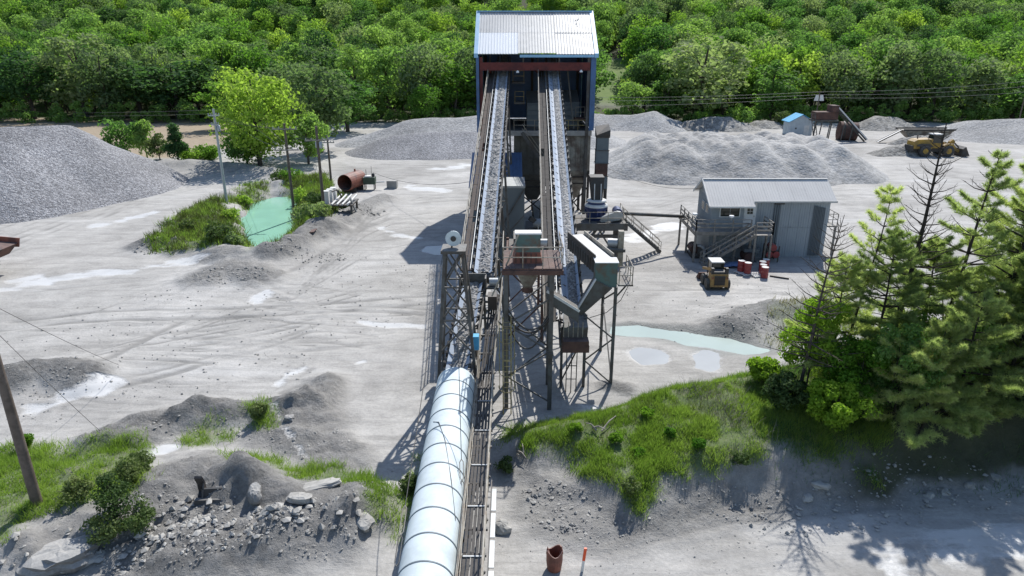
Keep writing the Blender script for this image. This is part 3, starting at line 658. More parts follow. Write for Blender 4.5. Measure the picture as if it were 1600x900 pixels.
# side chute tower
S = thing('chute_tower', 'stained grey vertical chute tower on the right flank of the blue building', 'chute', (8.8, 67, 0))
for i in range(4):
    z0 = 4.4+1.25*i; B(8.15+.03*(i % 2), 9.35-.04*(i % 2), 66.4, 67.6, z0, z0+1.22).build('chute_section', greybox if i != 1 else rust, S)
    B(8.1, 9.4, 66.33, 67.66, z0+1.2, z0+1.27).build('flange', steel, S)
MB().hexa([(8.1, 66.3, 9.45), (9.4, 66.3, 9.45), (9.4, 67.7, 9.45), (8.1, 67.7, 9.45)], [(8.1, 66.3, 9.6), (9.4, 66.3, 10.1), (9.4, 67.7, 10.5), (8.1, 67.7, 10.3)]).build('open_top', steel_d, S)
for x in (8.25, 9.25):
    for y in (66.5, 67.5): B(x-.09, x+.09, y-.09, y+.09, 0, 4.45).build('leg', steel_d, S)
# lean-to blue shed
S = thing('lean_to_shed', 'lean-to shed with blue sheet roof in front of the blue building', 'shed', (-1.5, 66, 0))
for i in range(4):
    a = -4.0+1.25*i; ribbed(a, a+1.23, 62.3, 5.35, 69.3, 7.5, .31, .05, .06).build('roof_sheet', bluewall, S)
MB().prismx([(62.6, 3.9), (69, 3.9), (69, 7.3), (62.6, 5.3)], -3.95, -3.85).build('side_wall', bluewall, S)
MB().prismx([(62.6, 0), (69, 0), (69, 3.895), (62.6, 3.895)], -3.92, -3.86).build('lower_wall', greybox, S)
B(-3.9, .9, 62.65, 62.75, 0, 5.2).build('front_wall', greybox, S); MB().prismx([(62.6, 0), (69, 0), (69, 7.3), (62.6, 5.3)], .85, .95).build('side_wall', bluewall, S)
# grey clad enclosure in front
S = thing('clad_enclosure', 'tall flat grey enclosure between the two rising conveyors', 'enclosure', (-.5, 58, 0))
B(-2.2, 1.05, 56.2, 60, .4, 6.6).build('cladding', greybox, S); B(-2.25, 1.1, 56.12, 60.05, 6.6, 6.78).build('top_cap', galv, S)
mb = MB(); mb.bar((1.0, 56.1, 6.5), (-.9, 56.1, 3.3), .09); mb.build('brace', steel, S)
mb = MB()
for q in ((1.0, 55.6, 4.4), (1.0, 55.6, 2.6), (-1.4, 55.6, 4.6), (.9, 55.6, 1.2), (-1.2, 55.6, 1.3)): mb.bar((-.25, 55.6, 3.0), q, .08)
mb.build('strut', steel, S)
for x in (-2.1, .95): B(x-.1, x+.1, 56.2, 56.4, 0, .4).build('foot', steel_d, S)

# ------------------------------------------------------------------ belt conveyors
SL = .29; ANG = math.atan(SL); YAW = .0229
def belt_run(S, fx, fz, y0, y1, half=.5, seed=1, load=True, loadw=.36, lump=.1, off=0.0, step=.14, bm=None, troughr=.2):
    """the moving belt and the stone lying on it"""
    prof = [(-half, troughr+.02), (-half*.52, .02), (half*.52, .02), (half, troughr+.02)]
    mb = MB(); V = []; k = max(2, int((y1-y0)/2)); ys = [y0+(y1-y0)*i/k for i in range(k+1)]
    for y in ys:
        for dx, dz in prof: V.append((fx(y)+dx, y, fz(y)+dz))
        for dx, dz in prof: V.append((fx(y)+dx, y, fz(y)+dz-.03))
    F = []
    for i in range(k):
        a, b_ = i*8, i*8+8
        for j in range(3): F += [(a+j, a+j+1, b_+j+1, b_+j), (a+5+j, a+4+j, b_+4+j, b_+5+j)]
        F += [(a+4, a, b_, b_+4), (a+3, a+7, b_+7, b_+3)]
    bo = mb.add(V, F).build('belt', bm or belt, S)
    mb = MB(); mb.box(-half, half, 0, .02, 0, .02)
    if load:
        rr = np.random.RandomState(seed); nyy = int((y1-y0)/step); nxx = 9
        V = []; u = np.linspace(-1, 1, nxx)
        for i in range(nyy+1):
            y = y0+(y1-y0)*i/nyy
            for j in range(nxx):
                e = 1-abs(u[j])**2.5; V.append((fx(y)+off+u[j]*loadw*(1+.06*rr.rand()), y+(rr.rand()-.5)*step*.7, fz(y)+.03+e*.10+e*(rr.rand())*lump))
        ii_ = (np.arange(nyy)[:, None]*nxx+np.arange(nxx-1)[None]).ravel(); o = origin(S)
        me_ = np_mesh('stone_load', np.array(V)-np.array(o), np.stack([ii_, ii_+1, ii_+nxx+1, ii_+nxx], -1), gm_load)
        link('stone_load', me_, S)
    return bo
gm_load = gravel('belt_stone', (.14, .14, .137), (.27, .266, .26), (.41, .405, .395), 9.0, .8)
def idler_mesh():
    mb = MB()
    mb.bar((-.62, 0, -.06), (.62, 0, -.06), .07, .07)
    for s in (-1, 1):
        mb.bar((s*.60, 0, -.06), (s*.68, 0, .30), .06, .05); mb.tube((s*.24, -.06, .0), (s*.58, -.06, .19), .06, 7); mb.tube((s*.60, -.06, .2), (s*.70, -.06, .26), .05, 6)
        mb.bar((s*.66, -.16, .10), (s*.66, .16, .10), .05, .16)
    mb.tube((-.24, -.06, -.03), (.24, -.06, -.03), .06, 7)
    return mb.mesh('idler')
IDLER = idler_mesh(); IDLER.materials.append(steel_d)
def idlers(S, fx, fz, y0, y1, gap, slope=SL, scale=1.0):
    o = origin(S); y = y0; k = 0
    while y < y1:
        i = link('idler', IDLER, S, (fx(y)-o[0], y-o[1], fz(y)-o[2]-.02)); i.rotation_euler = (math.atan(slope), 0, -YAW); i.scale = (scale,)*3; y += gap; k += 1
rk = random.Random(3)
def planks(S, fx, fz, y0, y1, x0, x1, n, m, L=2.4, th=.05, name='plank', drop=0.0, slack=.02):
    w = (x1-x0)/n
    for j in range(n):
        y = y0 - (j % 2)*L*.4
        while y < y1:
            a, b_ = max(y, y0)+.01, min(y+L, y1)-.01; y += L
            if b_-a < .2 or rk.random() < drop: continue
            xa, xb = x0+w*j+.008+rk.uniform(0, slack), x0+w*(j+1)-.008-rk.uniform(0, slack); dz = rk.uniform(-.012, .012)
            MB().hexa([(fx(a)+xa, a, fz(a)-th+dz), (fx(a)+xb, a, fz(a)-th+dz), (fx(b_)+xb, b_, fz(b_)-th+dz), (fx(b_)+xa, b_, fz(b_)-th+dz)],
                      [(fx(a)+xa, a, fz(a)+dz), (fx(a)+xb, a, fz(a)+dz), (fx(b_)+xb, b_, fz(b_)+dz), (fx(b_)+xa, b_, fz(b_)+dz)]).build(name, m, S)
def incline(lab, x37, y0, y1, walk, seed, wpl, skirts=False, loadw=.36, off=0.0, lump=.1):
    fx = lambda y: x37+YAW*(y-37.3)
    fz = lambda y: 5.0+SL*(y-37.3)
    S = thing('inclined_conveyor', lab, 'conveyor', (fx(y0), y0, 0))
    belt_run(S, fx, fz, y0, y1, .52, seed, True, loadw, lump, off)
    idlers(S, fx, fz, y0+.4, y1, 1.05)
    for s in (-1, 1):
        MB().bar((fx(y0)+s*.66, y0, fz(y0)-.16), (fx(y1)+s*.66, y1, fz(y1)-.16), .1, .24).build('stringer', steel, S)
        MB().bar((fx(y0)+s*.66, y0, fz(y0)-1.15), (fx(y1)+s*.66, y1, fz(y1)-1.15), .1, .14).build('bottom_chord', steel, S)
        mb = MB(); y = y0; f = 1
        while y < y1-1.2:
            a, b_ = y, y+1.5; za, zb = (-.2, -1.12) if f > 0 else (-1.12, -.2)
            mb.bar((fx(a)+s*.66, a, fz(a)+za), (fx(b_)+s*.66, b_, fz(b_)+zb), .07); mb.bar((fx(b_)+s*.66, b_, fz(b_)-.2), (fx(b_)+s*.66, b_, fz(b_)-1.12), .06); y += 1.5; f = -f
        mb.build('truss_web', steel, S)
    # head and tail pulleys
    for y in (y0+.1, y1-.1): MB().tube((fx(y)-.55, y, fz(y)-.28), (fx(y)+.55, y, fz(y)-.28), .3, 14).build('pulley', steel_d, S)
    # walkway on the left flank
    wx0, wx1 = walk
    planks(S, fx, lambda y: fz(y)-.10, y0+.6, y1-2, wx0, wx1, 2, wpl, 1.5, .05, drop=.03)
    mb = MB(); y = y0+.8
    while y < y1-2: mb.bar((fx(y)+wx0-.05, y, fz(y)-.22), (fx(y)-.6, y, fz(y)-.22), .08, .1); y += 1.5
    mb.build('walkway_bracket', steel, S)
    pts = [(fx(y)+wx0-.03, y, fz(y)-.1) for y in (y0+.6, y1-2)]
    rails(pts, 1.05, .03, 2.2, railp, 'handrail', S)
    MB().bar((pts[0][0]-.02, pts[0][1], pts[0][2]+.09), (pts[1][0]-.02, pts[1][1], pts[1][2]+.09), .03, .16).build('toe_board', railp, S)
    mb = MB(); mb.path([(fx(y)-.78, y, fz(y)+.12) for y in (y0+.4, y1-2)], .03); mb.build('conduit_stripe', galv, S)
    # supporting bents
    for y in (41.5, 48.0, 54.5, 61.0, 66.8):
        for s in (-1, 1):
            b_ = MB().bar((fx(y)+s*.72, y, fz(y)-1.2), (fx(y)+s*1.25, y+.2, gz(fx(y)+s*1.25, y+.2)-.1), .18); b_.build('leg', steel, S)
        mb = MB(); z1 = fz(y)-1.3; k = 2 if z1 < 6 else 3
        lattice(mb, (fx(y)-1.25, y+.2, .1), (fx(y)-.72, y, z1), (fx(y)+1.25, y+.2, .1), (fx(y)+.72, y, z1), k, .09); mb.build('cross_brace', steel, S)
    return S, fx, fz
SL_, lfx, lfz = incline('left rising conveyor carrying coarse stone, with a rust-brown plank walkway', -1.72, 38.0, 77.0, (-1.35, -.76), 1, plankr, loadw=.38, off=.07, lump=.14)
SR_, rfx, rfz = incline('right rising conveyor with a pale belt and finer stone, beside a dark walkway', 3.34, 33.4, 77.0, (-1.5, -.86), 2, plankm, loadw=.28, off=.15, lump=.07)
# tail box, brown counterweight and cage under the right conveyor's tail
MB().hexa([(2.8, 33.0, 2.9), (3.95, 33.0, 2.9), (3.95, 34.2, 2.9), (2.8, 34.2, 2.9)], [(2.75, 32.95, 4.0), (4.0, 32.95, 4.0), (4.0, 34.2, 4.3), (2.75, 34.2, 4.3)]).build('tail_box', steel, SR_)
B(2.65, 4.05, 32.5, 33.1, 2.75, 3.12).build('counterweight', rust, SR_); B(2.68, 4.02, 32.47, 33.12, 3.13, 3.4).build('counterweight_cap', rust, SR_)
for i in range(5):
    x = 2.72+.25*i; B(x-.02, x+.02, 32.93, 32.96, 3.45, 4.3).build('guard_bar', railp, SR_)
for x in (2.7, 3.95):
    MB().bar((x, 33.9, 3.6), (x+.02, 33.9, gz(x, 33.9)-.1), .14).build('leg', steel, SR_)
mb = MB(); mb.bar((2.7, 33.9, .3), (3.95, 33.9, 3.2), .07)
for z in (.8, 1.6, 2.4): mb.bar((2.95, 33.3, z), (3.5, 33.3, z), .04)
for x in (2.95, 3.22, 3.5): mb.bar((x, 33.3, 0), (x, 33.3, 2.8), .05)
mb.build('guard_cage', steel_d, SR_)

# ------------------------------------------------------------------ tube conveyor with its catwalk
TX = -2.8
def tz(y): return 1.55+.03*(y-16)                                       # tube axis height
S = thing('covered_conveyor', 'long pale-blue tube-covered conveyor running towards the plant with plank catwalk', 'conveyor', (TX, 20, 0))
R = .95; y = 30.5
prof = [(R*math.cos(a), R*math.sin(a)) for a in [math.radians(-28+236*i/30) for i in range(31)]]
while y > 9:
    a, b_ = y-1.29, y; mb = MB(); V = []
    for yy in (a+.01, b_-.01):
        for rr in (1.0, .975): V += [(TX+x*rr, yy, tz(yy)+z*rr) for x, z in prof]
    k = 31; F = []
    for i in range(k-1): F += [(i, i+1, 2*k+i+1, 2*k+i), (k+i+1, k+i, 3*k+i, 3*k+i+1), (i+1, i, k+i, k+i+1), (2*k+i, 2*k+i+1, 3*k+i+1, 3*k+i)]
    shell = [f for f in F if F.index(f) % 4 < 2]; rimf = [f for f in F if F.index(f) % 4 >= 2]
    mb.add(V, shell, True); mb.add(V, rimf, False); sec = mb.build('cover_section', tubem, S)
    mb = MB(); V = []
    for yy in (a-.028, a+.028):
        for rr in (1.018, .99): V += [(TX+x*rr, yy, tz(yy)+z*rr) for x, z in prof]
    mb.add(V, F, False); mb.build('joint_band', tubej, sec)
    y -= 1.3
for s in (-1, 1):
    MB().bar((TX+s*.84, 9, tz(9)-.55), (TX+s*.84, 31.6, tz(31.6)-.55), .12, .22).build('truss_chord', steel, S)
    MB().bar((TX+s*.80, 9, .35), (TX+s*.80, 31.6, .35+.45), .1, .12).build('truss_chord', steel, S)
    mb = MB(); y = 9
    while y < 31: mb.bar((TX+s*.82, y, .4+.02*(y-9)), (TX+s*.82, y+1.3, tz(y)-.55), .06); mb.bar((TX+s*.82, y+2.6, .4+.02*(y-9)), (TX+s*.82, y+1.3, tz(y)-.55), .06); y += 2.6
    mb.build('truss_web', steel, S)
for yy in (12, 20, 28):
    for s in (-1, 1): B(TX+s*.8-.1, TX+s*.8+.1, yy-.1, yy+.1, -.3, .6).build('leg', steel, S)
# open belt between the tube and the transfer chute
cx_ = lambda y: TX+(y-31.0)*.085
cz_ = lambda y: 2.05+(np.clip(y-30.2, 0, 20))*.385
belt_run(S, cx_, cz_, 30.4, 37.3, .56, 5, True, .40, .14, .03, .16)
o0 = origin(S)
for i in range(10):
    yy = 30.8+.66*i; q = link('idler', IDLER, S, (cx_(yy)-o0[0], yy-o0[1], float(cz_(yy))-.03)); q.rotation_euler = (.36, 0, -.08); q.scale = (1.05,)*3
for s in (-1, 1):
    MB().bar((cx_(30.5)+s*.72, 30.5, 1.85), (cx_(37.4)+s*.72, 37.4, float(cz_(37.4))-.2), .12, .25).build('stringer', steel, S)
mb = MB()
for yy in (33.5, 36.8):
    for s in (-1, 1): mb = MB().bar((cx_(yy)+s*.7, yy, float(cz_(yy))-.2), (cx_(yy)+s*.8, yy, -.1), .14); mb.build('leg', steel, S)
# catwalk
CWX0, CWX1 = -1.66, -.98
def wz(y): return 2.0+.385*np.clip(y-31.0, 0, 20)*.95
wxf = lambda y: np.clip(y-31.0, 0, 20)*.06
planks(S, wxf, wz, 9, 37.2, CWX0, CWX1, 5, plankm, 1.9, .05, 'plank', slack=.018)
y = 9.4
while y < 37: MB().bar((CWX0-.15, y, float(wz(y))-.10), (CWX1+.12, y, float(wz(y))-.10), .09, .1).build('catwalk_joist', steel, S); y += 1.3
for y in np.arange(10.5, 31, 2.6): B(CWX0+.02, CWX1-.02, y-.025, y+.025, 2.015, 2.05).build('cleat', galv, S)
for xx, m_, h in ((CWX1+.06, railp, 1.05), (CWX0-.06, railp, .0)):
    if h:
        rails([(xx, 9, 2.0), (xx, 31, 2.0), (xx+.37, 37.2, float(wz(37.2)))], h, .032, 1.9, m_, 'handrail', S)
    else:
        mb = MB()
        for q, (dx, dz) in enumerate(((-.02, .05), (-.07, .12), (-.03, .2), (-.1, .02), (.03, .08))):
            mb.path([(xx+dx+.02*math.sin(y*1.7+q), y, float(wz(y))+dz+.02*math.sin(y*2.3+q*2)) for y in np.arange(9, 37.3, 1.1)], .02, 5)
        mb.build('cable_bundle', railp, S)
B(CWX1+.16, CWX1+.20, 12, 22.7, 1.55, 1.9).build('cable_tray', steel_d, S)
for k in range(7):
    yy = 12.2+1.45*k; B(CWX1+.21, CWX1+.38, yy, yy+1.3, 1.80, 1.84).build('tray_cover', galv, S)
for y in np.arange(10, 37, 2.6):
    zz = float(wz(y)); mb = MB(); mb.bar((CWX0-.1, y, zz-.15), (TX+.85, y, zz-.6), .07); mb.bar((CWX1+.1, y, zz-.15), (TX+.85, y, zz-1.3 if zz < 3 else zz-2.2), .07); mb.build('outrigger', steel, S)
# transfer chute at the head
mb = MB(); hx, hz = cx_(37.4), float(cz_(37.4))
mb.box(hx-.75, hx+.75, 37.5, 37.58, hz-.4, hz+.62); mb.box(hx-.78, hx-.70, 36.8, 37.58, hz-.3, hz+.55); mb.box(hx+.70, hx+.78, 36.8, 37.58, hz-.3, hz+.55); mb.build('transfer_chute', steel, S)
MB().tube((hx+.95, 37.1, hz+.25), (hx+1.45, 37.1, hz+.25), .24, 12).build('drive_motor', galv, S); B(hx+.8, hx+1.5, 36.8, 37.4, hz-.1, hz+.0).build('motor_plate', steel, S)
B(hx+.9, hx+1.4, 35.6, 36.4, hz-.9, hz-.1).build('gearbox', steel_d, S)
B(-2.02, -1.72, 32.3, 32.75, 3.0, 3.75).build('junction_box', skyblue, S)
# mast over the tube's end, with stay ropes
S = thing('lattice_mast', 'rust-grey lattice mast straddling the belt at the end of the tube', 'mast', (TX, 32.6, 0))
top = [(-3.32, 32.2, 8.3), (-2.45, 32.2, 8.3), (-2.45, 33.1, 8.3), (-3.32, 33.1, 8.3)]
bot = [(-3.92, 31.5, -.1), (-1.72, 31.5, -.1), (-1.72, 34.2, -.1), (-3.92, 34.2, -.1)]
for t_, q in zip(top, bot): MB().bar(t_, q, .15).build('leg', steel, S)
for i in range(4):
    j = (i+1) % 4; mb = MB()
    if i in (0, 2):
        lo = [Vector(bot[k])+(Vector(top[k])-Vector(bot[k]))*.38 for k in (i, j)]; lattice(mb, lo[0], top[i], lo[1], top[j], 3, .075)
    else: lattice(mb, bot[i], top[i], bot[j], top[j], 4, .075)
    mb.build('lattice', steel, S)
B(-3.5, -2.28, 32.0, 33.3, 8.3, 8.46).build('top_plate', steel, S)
MB().tube((-2.9, 32.55, 8.95), (-2.9, 32.75, 8.97), .40, 20, .34).build('rope_sheave', tubem, S); MB().tube((-2.9, 32.48, 8.95), (-2.9, 32.56, 8.95), .14, 10).build('sheave_hub', steel_d, S)
mb = MB(); mb.bar((-3.0, 32.65, 8.45), (-2.95, 32.65, 9.0), .08); mb.build('sheave_bracket', steel, S)
def turnbuckle(p, q):
    mb = MB(); p = Vector(p); q = Vector(q); d = (q-p).normalized(); a = d.cross(Vector((0,0,1))).normalized()*.07
    mb.path([p, p+d*.12+a, q-d*.12+a, q], .018); mb.path([p, p+d*.12-a, q-d*.12-a, q], .018); return mb
for p, q, nm in (((-3.4, 32.2, 8.35), (-3.86, 18.2, 1.7), 0), ((-2.75, 32.0, 8.4), (-1.86, 21.4, 1.8), 1)):
    p = Vector(p); q = Vector(q); d = q-p
    MB().path([p+d*(i/6)+Vector((0,0,-.10*math.sin(math.pi*i/6))) for i in range(5)]+[p+d*.86], .016).build('stay_rope', wirem if nm else steel_d, S)
    turnbuckle(p+d*.86, p+d*.93).build('turnbuckle', railp, S); turnbuckle(p+d*.93, q).build('shackle', steel, S)
# slack rope over the tube
mb = MB(); mb.path([(TX-.62, 25.9, tz(26)+.73), (TX-.35, 25.6, tz(26)+.9), (TX+.05, 24.2, tz(24)+.97), (TX+.5, 21.8, tz(22)+.83), (TX+.8, 19.9, tz(20)+.54)], .016)
tag(mb.build('slack_rope', wirem), 'dark slack rope lying across the pale-blue tube cover', 'rope')

# ------------------------------------------------------------------ crusher deck between the conveyors
S = thing('screen_platform', 'railed steel platform on tall columns between the two conveyor tails', 'platform', (1, 33, 0))
PZ = 7.8
for i in range(9): B(-.46+.325*i, -.46+.325*(i+1)-.015, 31.3, 34.4, PZ-.08, PZ).build('deck_plank', rust, S)
B(-.5, 2.5, 31.25, 31.4, PZ-.32, PZ-.085).build('deck_beam', rust, S); B(-.5, 2.5, 34.3, 34.45, PZ-.32, PZ-.085).build('deck_beam', rust, S)
for x, y, z in ((1.95, 31.5, PZ-.1), (-.3, 31.6, PZ-.1), (2.0, 34.2, PZ-.1), (-.3, 34.2, PZ-.1)): B(x-.11, x+.11, y-.11, y+.11, -.2, z).build('column', steel, S)
for a, b_, k in (((-.3, 31.6), (1.95, 31.5), 4), ((2.0, 34.2), (-.3, 34.2), 3), ((1.95, 31.5), (2.0, 34.2), 3)):
    mb = MB(); z0, z1 = .4, 6.2
    for i in range(k):
        za, zb = z0+(z1-z0)*i/k, z0+(z1-z0)*(i+1)/k
        if i % 2: za, zb = zb, za
        mb.bar((*a, zb), (*b_, za), .07)
    mb.build('brace', steel, S)
B(1.8, 2.1, 31.35, 31.65, 3.1, 3.25).build('splice_plate', steel, S)
rails([(-.44, 34.3, PZ), (-.44, 31.35, PZ), (2.45, 31.35, PZ), (2.45, 34.3, PZ)], 1.05, .028, 1.1, railp, 'handrail', S)
T2 = thing('screen_box', 'rust-streaked teal machine box with white lid on the railed platform', 'machine', (.8, 32.8, PZ))
MB().hexa([(.05, 32.1, PZ), (1.5, 32.1, PZ), (1.5, 33.9, PZ), (.05, 33.9, PZ)], [(.2, 32.2, PZ+.55), (1.38, 32.2, PZ+.55), (1.38, 33.8, PZ+.55), (.2, 33.8, PZ+.55)]).build('base', rust_red, T2)
for i in range(5): B(.16+.25*i, .22+.25*i, 32.08, 32.2, PZ+.05, PZ+.5).build('rib', rust, T2)
B(.18, 1.4, 32.2, 32.75, PZ+.555, PZ+1.45).build('box', teal, T2); B(.14, 1.44, 32.15, 32.8, PZ+1.455, PZ+1.53).build('lid', dustw, T2)
MB().tube((1.42, 32.7, PZ+.9), (1.75, 32.7, PZ+.9), .2, 12).build('motor', galv, T2)
mb = MB(); mb.path([(.3, 32.0, PZ+1.5), (-.1, 31.9, PZ+.4), (-.7, 31.8, PZ-.9), (-1.0, 31.8, PZ-1.6)], .045); mb.build('hose', railp, T2)
MB().hexa([(.6, 32.7, 6.3), (1.0, 32.7, 6.3), (1.0, 33.1, 6.3), (.6, 33.1, 6.3)], [(.15, 32.2, PZ-.34), (1.45, 32.2, PZ-.34), (1.45, 33.8, PZ-.34), (.15, 33.8, PZ-.34)]).build('hopper', binm, T2)
MB().lathe((.8, 32.9, 6.0), [(.2, 0), (.3, .05), (.25, .3)], 12).build('discharge_spout', rust, T2)
# left chute onto the right conveyor's tail
mb = MB().hexa([(1.75, 32.2, 5.7), (1.75, 33.2, 5.7), (3.45, 33.6, 4.4), (3.45, 32.6, 4.4)], [(1.75, 32.2, 6.25), (1.75, 33.2, 6.25), (3.45, 33.6, 5.0), (3.45, 32.6, 5.0)]); mb.build('side_chute', steel, T2)
MB().bar((1.75, 32.2, 6.3), (3.47, 32.6, 5.05), .05, .12).build('chute_lip', dustw, T2)
# caged ladder
S = thing('caged_ladder', 'yellowed caged ladder standing beside the tube conveyor catwalk', 'ladder', (-.25, 31.2, 0))
for x in (-.45, -.05): MB().tube((x, 31.0, -.2), (x, 31.0, 5.4), .03).build('rail', raily, S)
for i in range(17): MB().tube((-.45, 31.0, .3+.3*i), (-.05, 31.0, .3+.3*i), .015, 5).build('rung', raily, S)
for z in (1.6, 2.5, 3.4, 4.3, 5.2):
    mb = MB(); mb.path([(-.45+.2-.42*math.cos(a), 31.0-.72*math.sin(a), z) for a in [math.pi*i/10 for i in range(11)]], .022, 5); mb.build('hoop', raily, S)
for a in (.5, 1.05, 1.57, 2.1, 2.64): x, y = -.25-.42*math.cos(a), 31.0-.72*math.sin(a); MB().bar((x, y, 1.6), (x, y, 5.2), .03, .015).build('cage_bar', raily, S)
for x in (-.45, -.05): MB().bar((x, 31.0, 5.3), (x, 31.6, 5.3), .05).build('stay', raily, S)

# ------------------------------------------------------------------ right screen and chute
S = thing('chute_screen', 'teal discharge box with long dusty white-topped screen, on slim legs right of the belts', 'screen', (5, 35, 0))
def along(t, dx, z): a = Vector((4.95, 34.9, 0)); b_ = Vector((3.85, 39.6, 0)); d = b_-a; p = a+d*t; s = Vector((d.y, -d.x, 0)).normalized(); return (p+s*dx+Vector((0,0,z)))
def slab(t0, t1, d0, d1, z0, z1): return MB().hexa([along(t0, d0, z0), along(t0, d1, z0), along(t1, d1, z0), along(t1, d0, z0)], [along(t0, d0, z1), along(t0, d1, z1), along(t1, d1, z1), along(t1, d0, z1)])
slab(0, 1, -.5, .5, 6.35, 7.15).build('screen_body', steel_d, S); slab(-.02, 1, -.33, .40, 7.153, 7.2).build('dusty_top', dustw, S)
for s in (-1, 1): slab(0, 1, s*.52-.03, s*.52+.03, 6.9, 7.42).build('side_plate', steel_d if s < 0 else railp, S)
for i in range(11): slab(.04+.09*i, .055+.09*i, -.60, -.555, 6.4, 7.1).build('stiffener', steel, S)
B(4.4, 5.55, 34.0, 34.85, 5.85, 7.2).build('discharge_box', teal, S); B(4.36, 5.6, 33.96, 34.9, 7.205, 7.25).build('box_rim', dustw, S)
MB().hexa([(4.4, 34.02, 5.84), (5.54, 34.02, 5.84), (5.54, 34.8, 5.84), (4.4, 34.8, 5.84)][::1], [(4.4, 34.02, 5.845), (5.54, 34.02, 5.845), (5.54, 34.8, 5.845), (4.4, 34.8, 5.845)]).build('box_floor', steel_d, S)
MB().hexa([(3.45, 33.9, 4.5), (3.75, 33.9, 4.3), (3.75, 34.6, 4.3), (3.45, 34.6, 4.5)], [(4.38, 33.9, 6.3), (5.3, 33.9, 5.83), (5.3, 34.6, 5.83), (4.38, 34.6, 6.3)]).build('down_chute', steel, S)
MB().bar((3.42, 33.86, 4.55), (4.4, 33.86, 6.38), .06, .2, (0, 1, 0)).build('chute_lip', dustw, S)
for x, y in ((5.5, 33.95), (5.5, 38.6), (4.0, 38.9)): B(x-.08, x+.08, y-.08, y+.08, -.2, 6.4 if y > 35 else 5.9).build('leg', steel, S)
B(3.9, 4.05, 33.9, 34.05, -.2, 4.3).build('leg', steel, S)
mb = MB()
for a, b_ in (((3.98, 4.2), (5.5, 2.9)), ((5.5, 2.9), (3.98, 1.6)), ((3.98, 1.6), (5.5, .2))): mb.bar((a[0], 33.97, a[1]), (b_[0], 33.97, b_[1]), .07)
mb.build('brace', steel, S)
mb = MB()
for a, b_ in (((34.0, 5.6), (38.6, 3.4)), ((38.6, 3.4), (34.0, .6))): mb.bar((5.5, a[0], a[1]), (5.5, b_[0], b_[1]), .07)
mb.build('brace', steel, S)
B(5.6, 6.4, 33.9, 36.2, 5.95, 6.03).build('side_deck', steel, S); rails([(5.65, 33.95, 6.03), (6.35, 33.95, 6.03), (6.35, 36.1, 6.03)], 1.0, .026, .75, railp, 'handrail', S)
MB().bar((5.56, 34.6, 5.0), (6.3, 34.6, 5.94), .07).build('bracket', steel, S)
MB().tube((5.45, 37.4, 7.35), (6.0, 37.3, 7.35), .24, 14).build('drive_motor', galv, S); B(6.0, 6.3, 37.0, 37.35, 6.0, 8.1).build('belt_guard', railp, S)
B(5.3, 6.4, 36.9, 37.7, 6.9, 7.08).build('motor_plate', steel, S)
mb = MB(); mb.path([(6.3, 34.5, 5.9), (5.9, 34.6, 4.9), (5.2, 34.8, 4.1), (4.3, 35.0, 3.7)], .02); mb.build('hanging_cable', wirem, S)

# ------------------------------------------------------------------ cone crusher and its deck
S = thing('crusher_platform', 'heavy steel platform carrying the blue cone crusher, with slanting stairway', 'platform', (7.2, 57, 0))
CZ = 3.7
B(4.9, 9.6, 55.3, 58.8, CZ-.45, CZ-.2).build('deck_frame', steel, S)
for i in range(8): B(4.9+.59*i, 4.9+.59*i+.57, 55.25, 58.85, CZ-.195, CZ).build('deck_plate', steel_d, S)
B(4.85, 9.65, 55.15, 55.24, CZ-.5, CZ+.12).build('kick_plate', steel, S)
for x in (5.2, 9.2):
    for y in (55.6, 58.5): B(x-.22, x+.22, y-.22, y+.22, -.2, CZ-.45).build('leg', steel, S)
mb = MB(); mb.bar((5.3, 55.5, .4), (7.1, 55.5, CZ-.5), .14); mb.bar((9.1, 55.5, .4), (7.3, 55.5, CZ-.5), .14); mb.build('brace', steel, S)
B(5.2, 9.2, 55.45, 55.7, CZ-1.2, CZ-.95).build('tie_beam', steel, S)
rails([(4.95, 55.3, CZ), (9.5, 55.3, CZ), (9.5, 58.7, CZ)], 1.05, .03, 1.5, railp, 'handrail', S)
for y in (57.2, 58.1): MB().bar((9.6, y, CZ-.1), (13.5, y+2.2, .05), .09, .26).build('stair_stringer', steel, S)
for i in range(13):
    t = (i+.5)/13; x = 9.6+3.9*t; y = 57.2+2.2*t; MB().box(x-.12, x+.12, y+.03, y+.87, CZ-.06-(CZ-.1)*t, CZ-.02-(CZ-.1)*t).build('tread', steel, S)
for y in (57.2, 58.1):
    mb = MB()
    for h in (.5, .95): mb.tube((9.6, y, CZ-.1+h), (13.5, y+2.2, .05+h), .026, 6)
    for i in range(5): t = i/4; mb.tube((9.6+3.9*t, y+2.2*t, CZ-.1-(CZ-.15)*t), (9.6+3.9*t, y+2.2*t, CZ+.85-(CZ-.15)*t), .026, 6)
    mb.build('stair_rail', railp, S)
S = thing('cone_crusher', 'blue cone crusher with white ring and feed chute above it', 'crusher', (7.2, 57.2, CZ))
MB().lathe((7.2, 57.2, CZ), [(.75, 0), (.85, .15), (.86, .85), (.98, .95), (.98, 1.15)], 20).build('body', crblue, S)
MB().lathe((7.2, 57.2, CZ+1.15), [(1.0, 0), (1.0, .1), (.85, .22)], 20).build('lower_ring', whitep, S); MB().lathe((7.2, 57.2, CZ+1.37), [(.75, 0), (.72, .2)], 20).build('bowl', crblue, S)
MB().lathe((7.2, 57.2, CZ+1.58), [(.85, 0), (.85, .1), (.6, .16)], 20).build('upper_ring', whitep, S)
for a in range(8): x, y = 7.2+.92*math.cos(a*.785), 57.2+.92*math.sin(a*.785); MB().tube((x, y, CZ+.5), (x, y, CZ+1.15), .07, 6).build('tramp_cylinder', crblue, S)
